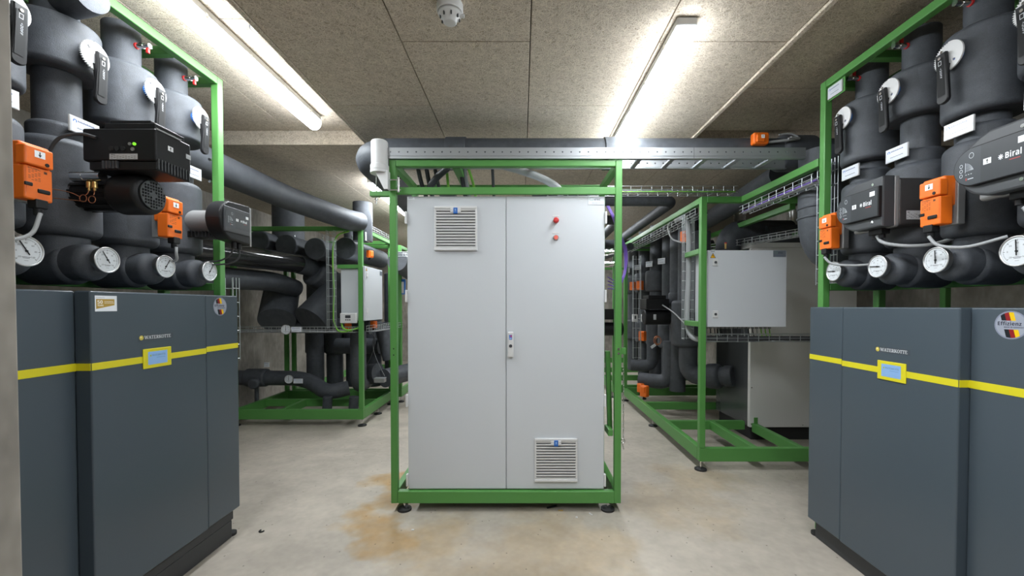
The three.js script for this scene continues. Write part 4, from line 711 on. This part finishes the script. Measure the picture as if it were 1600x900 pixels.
{
  const P = (pts, r, b, l) => solo('insulated_pipe', pipe(pts, r, b, 28), M.foam, l, 'pipe');
  P([V(1.86, 2.2, -2.95), V(1.98, 2.17, -4.4), V(2.0, 2.15, -5.2)], 0.085, 0.3, 'dark foam pipe slanting back under the ceiling beyond the linking beam');
  P([V(0.1, 2.27, -3.95), V(1.46, 2.27, -3.95), V(1.30, 2.12, -6.6)], 0.052, 0.12, 'slim dark foam pipe turning back under the ceiling, outer of two');
  P([V(0.1, 2.20, -4.5), V(1.06, 2.20, -4.5), V(0.98, 2.05, -6.8)], 0.05, 0.12, 'slim dark foam pipe turning back under the ceiling, inner of two');
  P([V(1.3, 1.97, -4.9), V(0.75, 1.85, -6.8)], 0.045, 0.1, 'slim pale grey pipe end slanting down beside the cabinet stand');
  P([V(0.4, 2.1, -5.6), V(2.6, 2.1, -5.6)], 0.06, 0.1, 'slim dark foam crossbar pipe far behind the cabinet');
  const labs = ['first behind the upright wire tray', 'second behind the upright wire tray', 'third behind the upright wire tray', 'fourth behind the upright wire tray', 'fifth behind the upright wire tray', 'sixth behind the upright wire tray'];
  [[1.80, 4.45, 0.10], [1.80, 4.72, 0.09], [1.80, 5.0, 0.085], [1.76, 5.35, 0.085], [1.74, 5.8, 0.085], [1.72, 6.3, 0.085]].forEach(([x, d, r], i) => {
    const c = thing('insulated_pipe', 'tall dark foam riser pipe in the long rack, ' + labs[i], 'pipe');
    part('pipe', pipe([V(x, i === 0 ? 0.9 : 0.28, -d), V(x, 2.3, -d)], r, 0.1, 26), M.foam, c);
    if (i === 0) part('valve_insulation', rcyl(V(x - 0.01, 0.82, -d), V(x - 0.01, 1.32, -d), 0.155, 0.04, 36), M.foam, c);
    if (i === 1) part('shoulder', rcyl(V(x, 1.25, -d), V(x, 1.42, -d), 0.105, 0.03, 30), M.foam, c);
    if (i >= 3) part('valve_insulation', rcyl(V(x, 1.45, -d), V(x, 1.72, -d), 0.14, 0.03, 30), M.foam, c);
    if (i >= 2) part('lower_insulation', rcyl(V(x, 0.75, -d), V(x, 1.05, -d), 0.13, 0.03, 30), M.foam, c);
    if (i > 1) sign([x - r - 0.03, 1.80, -d + 0.05], -0.9, 'small white label plate on the riser ' + labs[i], 0.10, 0.07, 0.02);
  });
  P([V(1.80, 0.9, -4.42), V(1.80, 0.50, -4.42), V(2.125, 0.56, -4.08)], 0.095, 0.16, 'fat foam pipe elbow leading into the pale buffer casing');
  const jn = solo('pipe_joint', [rcyl(V(1.93, 0.525, -4.28), V(2.04, 0.545, -4.16), 0.13, 0.05, 32), rcyl(V(2.06, 0.55, -4.14), V(2.12, 0.56, -4.085), 0.105, 0.01, 32)], M.foam, 'bulging foam joint where the elbow pipe enters the buffer casing', 'pipe joint');
  P([V(1.74, 0.85, -4.78), V(1.74, 0.36, -4.78), V(1.45, 0.36, -5.0)], 0.085, 0.15, 'low foam pipe elbow ending at two orange actuators');
  P([V(1.70, 0.8, -5.3), V(1.70, 0.48, -5.3), V(1.45, 0.48, -5.4)], 0.075, 0.12, 'second low foam pipe elbow behind the orange actuators');
  const inv = thing('inverter_pump', 'black motor pump with box on top in the long green rack', 'pump');
  part('inverter_box', [bb(1.40, 1.66, 1.22, 1.34, 4.60, 4.85, 0.008), bb(1.43, 1.63, 1.34, 1.38, 4.62, 4.83, 0.006)], M.black, inv);
  part('motor', rcyl(V(1.40, 1.13, -4.7), V(1.70, 1.13, -4.7), 0.085, 0.012, 28), M.black, inv); part('flange', bc(1.73, 1.13, -4.68, 0.08, 0.15, 0.1, 0.005), M.darkbox, inv);
  part('type_plate', panel(0.06, 0.03).rotateZ(1.57).translate(1.50, 1.135, -4.61), typePlate, inv);
  const inv2 = thing('inverter_pump', 'black motor pump deeper in the rack beside the cabinet stand post', 'pump');
  part('inverter_box', bb(1.02, 1.28, 1.08, 1.22, 5.4, 5.65, 0.008), M.black, inv2); part('motor', rcyl(V(1.05, 0.95, -5.5), V(1.35, 0.95, -5.5), 0.09, 0.012, 24), M.black, inv2);
  solo('signal_cable', cable([V(1.58, 1.27, -4.59), V(1.62, 1.2, -4.4), V(1.60, 1.12, -4.1), V(1.42, 1.08, -3.5)], 0.008), M.greycable, 'grey cable from the black motor pump to the upright wire tray', 'cable');
  solo('signal_cable', cable([V(1.36, 1.80, -3.5), V(1.30, 1.84, -3.55), V(1.28, 1.95, -3.6), V(1.32, 2.0, -3.65)], 0.007), M.greycable, 'thin grey cable loop hanging beside the orange tray actuator', 'cable');
  const A = (px, py, d, k, l) => { const p = W(px, py, d), t = thing('valve_actuator', l, 'actuator', [p.x, p.y, p.z], -0.9); t.scale.setScalar(k); part('housing', [bc(0, 0, 0, 0.08, 0.12, 0.06, 0.01, 2), bc(0, 0.02, 0.03, 0.05, 0.06, 0.02, 0.005)], M.orange, t); part('gland', bc(0, -0.075, 0, 0.03, 0.03, 0.03, 0.004), M.black, t); };
  A(1070, 370, 3.55, 0.8, 'small orange actuator behind the upright wire tray');
  A(989, 447, 5.6, 0.95, 'small orange actuator far in the rack, nearer the cabinet'); A(1000, 446, 5.4, 1.0, 'small orange actuator far in the rack, nearer the grey box');
  A(1004, 525, 5.1, 1.0, 'small orange actuator below the black motor pump'); A(1001, 606, 4.9, 0.9, 'low orange actuator on the pipe elbow, rear of two'); A(1007, 611, 4.75, 1.1, 'low orange actuator on the pipe elbow, front of two');
  wireTray(W(994, 560, 5.0), W(994, 400, 5.0), EX, EZ, 'upright wire mesh tray deep in the long green rack', { w: 0.09, pitch: 0.12 });
  const cap = thing('capillary_coil', 'coil of thin copper tube hanging below the black motor pump', 'copper coil'), cp = W(1027, 532, 4.5);
  part('coil', [0, 1, 2].map(k => new THREE.TorusGeometry(0.05 - k * 0.006, 0.004, 6, 24).scale(0.8, 1, 1).translate(cp.x + k * 0.004, cp.y, cp.z + k * 0.006)), M.copper, cap);
  part('tag', panel(0.06, 0.03).rotateZ(0.6).translate(cp.x - 0.05, cp.y - 0.06, cp.z + 0.02), typePlate, cap);
  for (const [px, l] of [[988, 'small white junction box on the deep upright tray'], [1002, 'small white junction box beside the black motor pump']]) { const p = W(px + 4, 497, 4.9), t = thing('junction_box', l, 'junction box', [p.x, p.y, p.z]); part('box', bc(0, 0, 0, 0.06, 0.09, 0.04, 0.005), M.white, t); part('switch', bc(0, 0.01, 0.022, 0.02, 0.04, 0.006, 0.002), M.charcoal, t); }
  // brass vent and valve on top of the casing
  const bp = W(1134, 384, 3.9), v = thing('air_vent', 'small brass air vent with red cap above the grey control box', 'air vent', [bp.x, bp.y, bp.z]); part('body', cyl(V(0, -0.03, 0), V(0, 0.02, 0), 0.012, 0.012, 12), M.brass, v); part('cap', cyl(V(0, 0.02, 0), V(0, 0.03, 0), 0.013, 0.013, 12), M.red, v);
  P([V(2.0, 1.65, -3.98), V(2.0, 1.98, -3.98), V(2.6, 1.98, -4.0)], 0.11, 0.18, 'dark foam elbow pipe above the square grey control box');
  P([V(1.72, 1.97, -3.95), V(1.72, 1.2, -3.95)], 0.09, 0.1, 'dark riser pipe directly behind the front post of the long rack');
  P([V(2.3, 1.92, -3.9), V(3.2, 1.95, -3.9)], 0.1, 0.1, 'dark foam pipe lying over the pale buffer casing');
  for (const [x, l] of [[2.2, 'crinkled foil duct above the buffer casing, nearer the control box'], [2.75, 'crinkled foil duct above the buffer casing, nearer the wall']]) { const pr = []; for (let k = 0; k <= 26; k++) pr.push(new THREE.Vector2(0.05 + (k % 2) * 0.006, 1.86 + k * 0.014)); solo('foil_duct', new THREE.LatheGeometry(pr, 20).translate(x, 0, -4.15), M.foil, l, 'duct'); }
  sign([1.668, 2.412, -2.205], -Math.PI / 2, 'white label plate fixed to the top corner of the green rack', 0.10, 0.062, 0);
  solo('mounting_plate', bb(1.676, 1.682, 2.375, 2.453, 2.145, 2.262, 0.001), M.green, 'green backing plate behind the label at the rack corner', 'plate');
}

// ---------------------------------------------------------------- left back: fat pipes, small grey box
{
  const P = (pts, r, b, l, m = M.foam) => solo('insulated_pipe', pipe(pts, r, b, 30), m, l, 'pipe');
  P([V(-2.08, 2.2, -2.35), V(-2.02, 2.19, -3.6), V(-1.74, 2.12, -4.1), V(-1.70, 2.14, -4.3)], 0.10, 0.3, 'fat foam pipe sweeping back under the ceiling beside the green post');
  P([V(-1.70, 1.95, -4.40), V(-1.70, 2.36, -4.40)], 0.10, 0.1, 'short upright foam pipe at the end of the ceiling sweep');
  const sh = thing('insulated_pipe', 'glossy black clad pipe running back to a foam elbow', 'pipe');
  part('cladding', cyl(V(-2.68, 1.70, -2.35), V(-2.44, 1.72, -4.5), 0.10, 0.10, 40), M.gloss, sh);
  part('elbow', pipe([V(-2.44, 1.72, -4.46), V(-2.42, 1.70, -4.75), V(-2.25, 1.45, -5.05)], 0.105, 0.2, 30), M.foam, sh);
  part('collar', rcyl(V(-2.40, 1.66, -4.72), V(-2.30, 1.52, -4.95), 0.165, 0.04, 36), M.foam, sh);
  P([V(-2.8, 1.49, -2.35), V(-2.62, 1.52, -4.35), V(-2.60, 1.46, -4.7)], 0.10, 0.2, 'dull foam pipe below the glossy black clad pipe');
  P([V(-2.80, 1.40, -4.78), V(-2.69, 1.10, -4.50)], 0.185, 0.1, 'fat capped foam pipe end pointing down, nearer the wall');
  P([V(-2.18, 1.42, -4.88), V(-2.33, 1.09, -4.52)], 0.19, 0.1, 'fat capped foam pipe end pointing down, nearer the grey box');
  [[406, 377], [449, 384], [494, 389], [541, 388]].forEach(([px, py], i) => {
    const p = W(px, py, 4.5), t = thing('insulated_pipe', ['horizontal foam pipe with round cap, nearest the wall', 'horizontal foam pipe with round cap, second from the wall', 'horizontal foam pipe with round cap, third from the wall', 'horizontal foam pipe with round cap, behind the rack post'][i], 'pipe');
    part('pipe', rcyl(V(p.x, p.y, -5.6), V(p.x, p.y, -4.5), 0.115, 0.01, 32), M.foam, t); part('cap', rcyl(V(p.x, p.y, -4.56), V(p.x, p.y, -4.47), 0.119, 0.012, 32), M.foam, t);
    part('hanger_rod', cyl(V(p.x, p.y + 0.1, -4.65), V(p.x, 2.06, -4.65), 0.005, 0.005, 8), M.chrome, t);
  });
  P([V(-2.75, 1.75, -4.85), V(-2.75, 2.45, -4.85)], 0.17, 0.1, 'very fat dark upright foam pipe under the ceiling sweep');
  P([V(-1.98, 1.8, -4.75), V(-1.98, 2.2, -4.75)], 0.07, 0.1, 'slim upright foam stub poking above the green rack');
  // lower run
  P([W(364, 590, 4.75), W(478, 591, 4.75), W(512, 614, 4.6), W(545, 606, 4.7)], 0.085, 0.22, 'low foam pipe with a dip running above the floor beams');
  const vb = thing('insulated_valve', 'foam wrapped valve body on the low pipe beside the wall', 'valve'), vp = W(402, 590, 4.75);
  part('insulation', rcyl(V(vp.x - 0.12, vp.y, vp.z), V(vp.x + 0.12, vp.y, vp.z), 0.105, 0.02, 30), M.foam, vb); part('strainer', rcyl(V(vp.x + 0.03, vp.y - 0.03, vp.z + 0.02), V(vp.x + 0.05, vp.y - 0.05, vp.z + 0.16), 0.06, 0.02, 24), M.foam, vb); part('drain', cyl(V(vp.x + 0.03, vp.y - 0.36, vp.z + 0.06), V(vp.x + 0.03, vp.y - 0.05, vp.z + 0.06), 0.022, 0.022, 14), M.foam, vb);
  P([V(-1.83, 0.98, -4.58), V(-1.83, 0.36, -4.58), V(-1.9, 0.34, -5.0)], 0.085, 0.16, 'upright foam pipe dropping to the floor beams beside the rack post');
  P([V(-1.63, 0.40, -4.85), V(-1.40, 0.42, -5.3)], 0.11, 0.1, 'fat low foam pipe behind the corner of the rack');
  P([V(-1.72, 1.0, -5.05), V(-1.62, 0.6, -5.05)], 0.09, 0.1, 'slanting foam pipe below the small grey box');
  P([V(-2.0, 0.42, -4.95), V(-1.7, 0.46, -4.85)], 0.12, 0.1, 'fat foam pipe piece joining the dipped low pipe');
  for (const px of [511, 552]) { const p = W(px, 632, 4.5); solo('pipe_stub', rcyl(V(p.x, p.y - 0.05, p.z), V(p.x + 0.01, p.y + 0.09, p.z), 0.05, 0.008, 24), M.foam, px < 530 ? 'short capped foam stub below the dipped low pipe' : 'short capped foam stub below the upright pipe', 'pipe stub'); }
  ['nearest the wall', 'second from the wall', 'third from the wall', 'fourth from the wall', 'nearest the small grey box'].forEach((w, i) => {
    const x = -2.78 + i * 0.26, c = thing('insulated_pipe', 'fat dark foam riser in the distant rack, ' + w, 'pipe');
    part('pipe', rcyl(V(x, 0.18, -5.52), V(x, 1.70, -5.52), 0.105, 0.02, 28), M.foam, c); part('valve_insulation', rcyl(V(x, 0.62, -5.52), V(x, 1.05, -5.52), 0.127, 0.03, 28), M.foam, c);
  });
  P([V(-2.6, 1.0, -5.15), V(-2.6, 0.3, -5.15)], 0.10, 0.1, 'dark upright pipe deep inside the left floor rack'.replace('left ', ''));
  P([V(-2.35, 0.75, -5.2), V(-1.8, 0.75, -5.2)], 0.10, 0.1, 'dark crosswise pipe deep inside the floor rack');
  P([V(-2.9, 1.04, -4.75), V(-1.75, 1.02, -4.75)], 0.09, 0.1, 'dark crosswise pipe behind the mesh tray of the floor rack');
  wireTray(V(-3.0, 0.985, -4.28), V(-1.72, 0.985, -4.28), EZ, EY, 'wire mesh tray along the front of the floor rack with fat pipes', { w: 0.09, h: 0.055 });
  for (let k = 0; k < 2; k++) solo('supply_cable', cable([V(-2.98, 0.995, -4.28 + k * 0.02), V(-2.4, 1.0, -4.27 + k * 0.02), V(-1.9, 0.995, -4.28 + k * 0.02), V(-1.74, 1.02, -4.3)], 0.009), k ? M.greycable : M.darkcable, k ? 'grey cable in the front mesh tray of the floor rack' : 'dark cable in the front mesh tray of the floor rack', 'cable');
  wireTray(V(-1.945, 1.03, -4.22), V(-1.945, 2.03, -4.22), EX, EZ, 'upright wire mesh tray beside the post of the rack with fat pipes', { w: 0.075, h: 0.05 });
  solo('bus_cable', cable([V(-1.78, 2.03, -4.24), V(-1.88, 1.99, -4.22), V(-1.925, 1.9, -4.21), V(-1.925, 1.4, -4.21), V(-1.925, 1.08, -4.21), V(-1.88, 1.0, -4.22), V(-1.76, 1.0, -4.25)], 0.008, 40), M.greencable, 'green cable running down the upright tray beside the grey box', 'cable');
  wireTray(V(-1.70, 2.09, -4.28), V(-1.70, 2.09, -5.3), EX, EY, 'wire mesh tray on top of the rack with fat pipes', { w: 0.1 });
  wireTray(V(-1.60, 1.86, -5.0), V(-0.6, 1.86, -5.0), EZ, EY, 'wire mesh tray crossing behind the siren corner', { w: 0.1 });
  wireTray(V(-1.62, 0.985, -4.4), V(-1.62, 0.985, -5.4), EX, EY, 'wire mesh tray below the small grey box', { w: 0.1, h: 0.06 });
  // small grey box at the flank
  const t = thing('control_box', 'small light grey control box on the flank of the rack with fat pipes', 'control box');
  part('body', bb(-1.90, -1.655, 1.105, 1.675, 4.31, 4.80, 0.004), M.cabinet, t);
  const d = part('door', bb(-1.652, -1.63, 1.105, 1.675, 4.27, 4.80, 0.004, 2), M.cabinet, t);
  for (const y of [1.59, 1.21]) part('lock', bc(-1.627, y, -4.32, 0.008, 0.05, 0.035, 0.003), M.white, d);
  part('warning_triangle', panel(0.043, 0.043).rotateY(Math.PI / 2).translate(-1.6288, 1.645, -4.31), warnMat, d);
  part('maker_plate', panel(0.075, 0.05).rotateY(Math.PI / 2).translate(-1.6288, 1.635, -4.75), badgePlate(true), d);
  const c = W(545, 497, 4.22), q = thing('room_controller', 'small white controller with grey display clipped to the rack post', 'controller', [c.x, c.y, c.z]);
  part('case', bc(0, 0, 0, 0.165, 0.105, 0.045, 0.008, 2), M.white, q); part('display', bc(0.0, 0.015, 0.0235, 0.055, 0.03, 0.002, 0.0005), M.charcoal, q); part('keys', [-0.015, 0.005, 0.025].map(x => bc(x - 0.005, -0.018, 0.0235, 0.013, 0.01, 0.003, 0.001)), M.rubber, q);
  solo('signal_cable', cable([V(-1.86, 1.08, -4.23), V(-1.84, 1.03, -4.22), V(-1.78, 1.01, -4.23), V(-1.70, 1.03, -4.3)], 0.009), M.greencable, 'green cable curving below the white controller', 'cable');
  const A = (px, py, dd, l, turn = 0.4) => { const p = W(px, py, dd), a = thing('valve_actuator', l, 'actuator', [p.x, p.y, p.z], turn); part('housing', [bc(0, 0, 0, 0.07, 0.085, 0.05, 0.01, 2), bc(0, 0, 0.026, 0.045, 0.055, 0.012, 0.004)], M.orange, a); part('gland', bc(0, -0.055, 0, 0.025, 0.025, 0.025, 0.004), M.black, a); };
  A(578, 397, 4.75, 'orange sensor head on the pipe above the small grey box', 1.1); A(544, 511, 4.5, 'orange actuator behind the white controller'); A(584, 507, 4.7, 'orange actuator below the small grey box', 1.2);
  P([V(-1.50, 1.80, -4.95), V(-1.42, 1.60, -6.2)], 0.12, 0.1, 'fat foam pipe slanting back above the small grey box');
  P([V(-1.42, 1.75, -5.9), V(-1.42, 0.8, -5.9)], 0.1, 0.1, 'foam riser far behind the small grey box');
  const g1 = W(447, 518, 4.2), g2 = W(450, 593, 4.6);
  gauge([g1.x, g1.y + 0.02, -4.2], 0, 'round dial thermometer above the front mesh tray of the floor rack', 0, null, 0.05); gauge([g2.x, g2.y, -4.62], 0, 'round dial thermometer on the dipped low pipe', 0, null, 0.048);
  const s1 = W(463, 518, 4.2), s2 = W(464, 596, 4.58), s3 = W(420, 569, 4.7);
  sign([s1.x, s1.y + 0.02, -4.2], 0, 'white label plate beside the thermometer above the mesh tray', 0.105, 0.052, 0.03); sign([s2.x, s2.y, -4.60], 0, 'white label plate beside the thermometer on the low pipe', 0.105, 0.052, 0.03); sign([s3.x, s3.y, -4.66], 0, 'small white tag standing above the foam wrapped valve', 0.06, 0.055, 0.03);
  const s4 = W(573, 369, 4.3); sign([-1.632, s4.y, -4.36], Math.PI / 2, 'white label plate below the top corner of the floor rack', 0.12, 0.09, 0);
  const k2 = thing('junction_box', 'grey metal junction box on the fat low pipe', 'junction box', [W(594, 594, 4.6).x, W(594, 594, 4.6).y, -4.6]); part('box', bc(0, 0, 0, 0.115, 0.045, 0.08, 0.006, 2), M.motor, k2); part('lid', bc(0, 0.025, 0, 0.12, 0.008, 0.085, 0.003), M.galv, k2);
  solo('signal_cable', cable([W(585, 520, 4.9), W(583, 545, 4.8), W(592, 570, 4.7), W(601, 588, 4.62)], 0.006), M.darkcable, 'thin black cable hanging down to the grey junction box', 'cable');
  solo('signal_cable', cable([W(570, 575, 4.8), W(580, 555, 4.8), W(586, 530, 4.85), W(580, 520, 4.9)], 0.006), M.darkcable, 'thin black cable looping behind the rack post', 'cable');
  const bp = thing('level_gauge', 'narrow blue and white gauge stick on the post of the distant rack', 'gauge', [-1.54, 1.51, -5.35]); part('back', bc(0, 0, 0, 0.05, 0.2, 0.02, 0.004), M.blue, bp); part('scale', bc(-0.008, -0.01, 0.012, 0.028, 0.15, 0.004, 0.001), M.white, bp);
}
// litter on the floor
{
  const L = (n, px, py, g, m, l) => { const d = EYE * F / (py - HZ), p = W(px, py, d); const o = solo(n, g, m, l, 'litter'); o.position.set(p.x, 0, -d); };
  L('cable_offcut', 862, 796, cyl(V(-0.03, 0.006, 0.012), V(0.03, 0.006, -0.012), 0.006, 0.006, 8), M.black, 'short black cable offcut lying under the cabinet stand');
  L('paper_scrap', 876, 801, bc(0, 0.003, 0, 0.03, 0.006, 0.008, 0.002), M.brass, 'small tan stub lying beside the black cable offcut');
  L('paper_scrap', 901, 812, bc(0, 0.003, 0, 0.012, 0.006, 0.01, 0.002), M.white, 'tiny white scrap near the stand foot with the chain');
  L('paper_scrap', 923, 807, bc(0, 0.003, 0, 0.008, 0.006, 0.03, 0.002).rotateY(0.5), M.white, 'thin white sliver near the stand foot with the chain');
  L('paper_scrap', 645, 832, bc(0, 0.003, 0, 0.015, 0.005, 0.01, 0.002), M.white, 'tiny white scrap on the rust stain');
  L('cable_offcut', 409, 834, new THREE.TorusGeometry(0.012, 0.004, 6, 14, 4).rotateX(Math.PI / 2).translate(0, 0.004, 0), M.black, 'tiny curled black offcut on the open floor');
}
renderer.render(scene, camera);
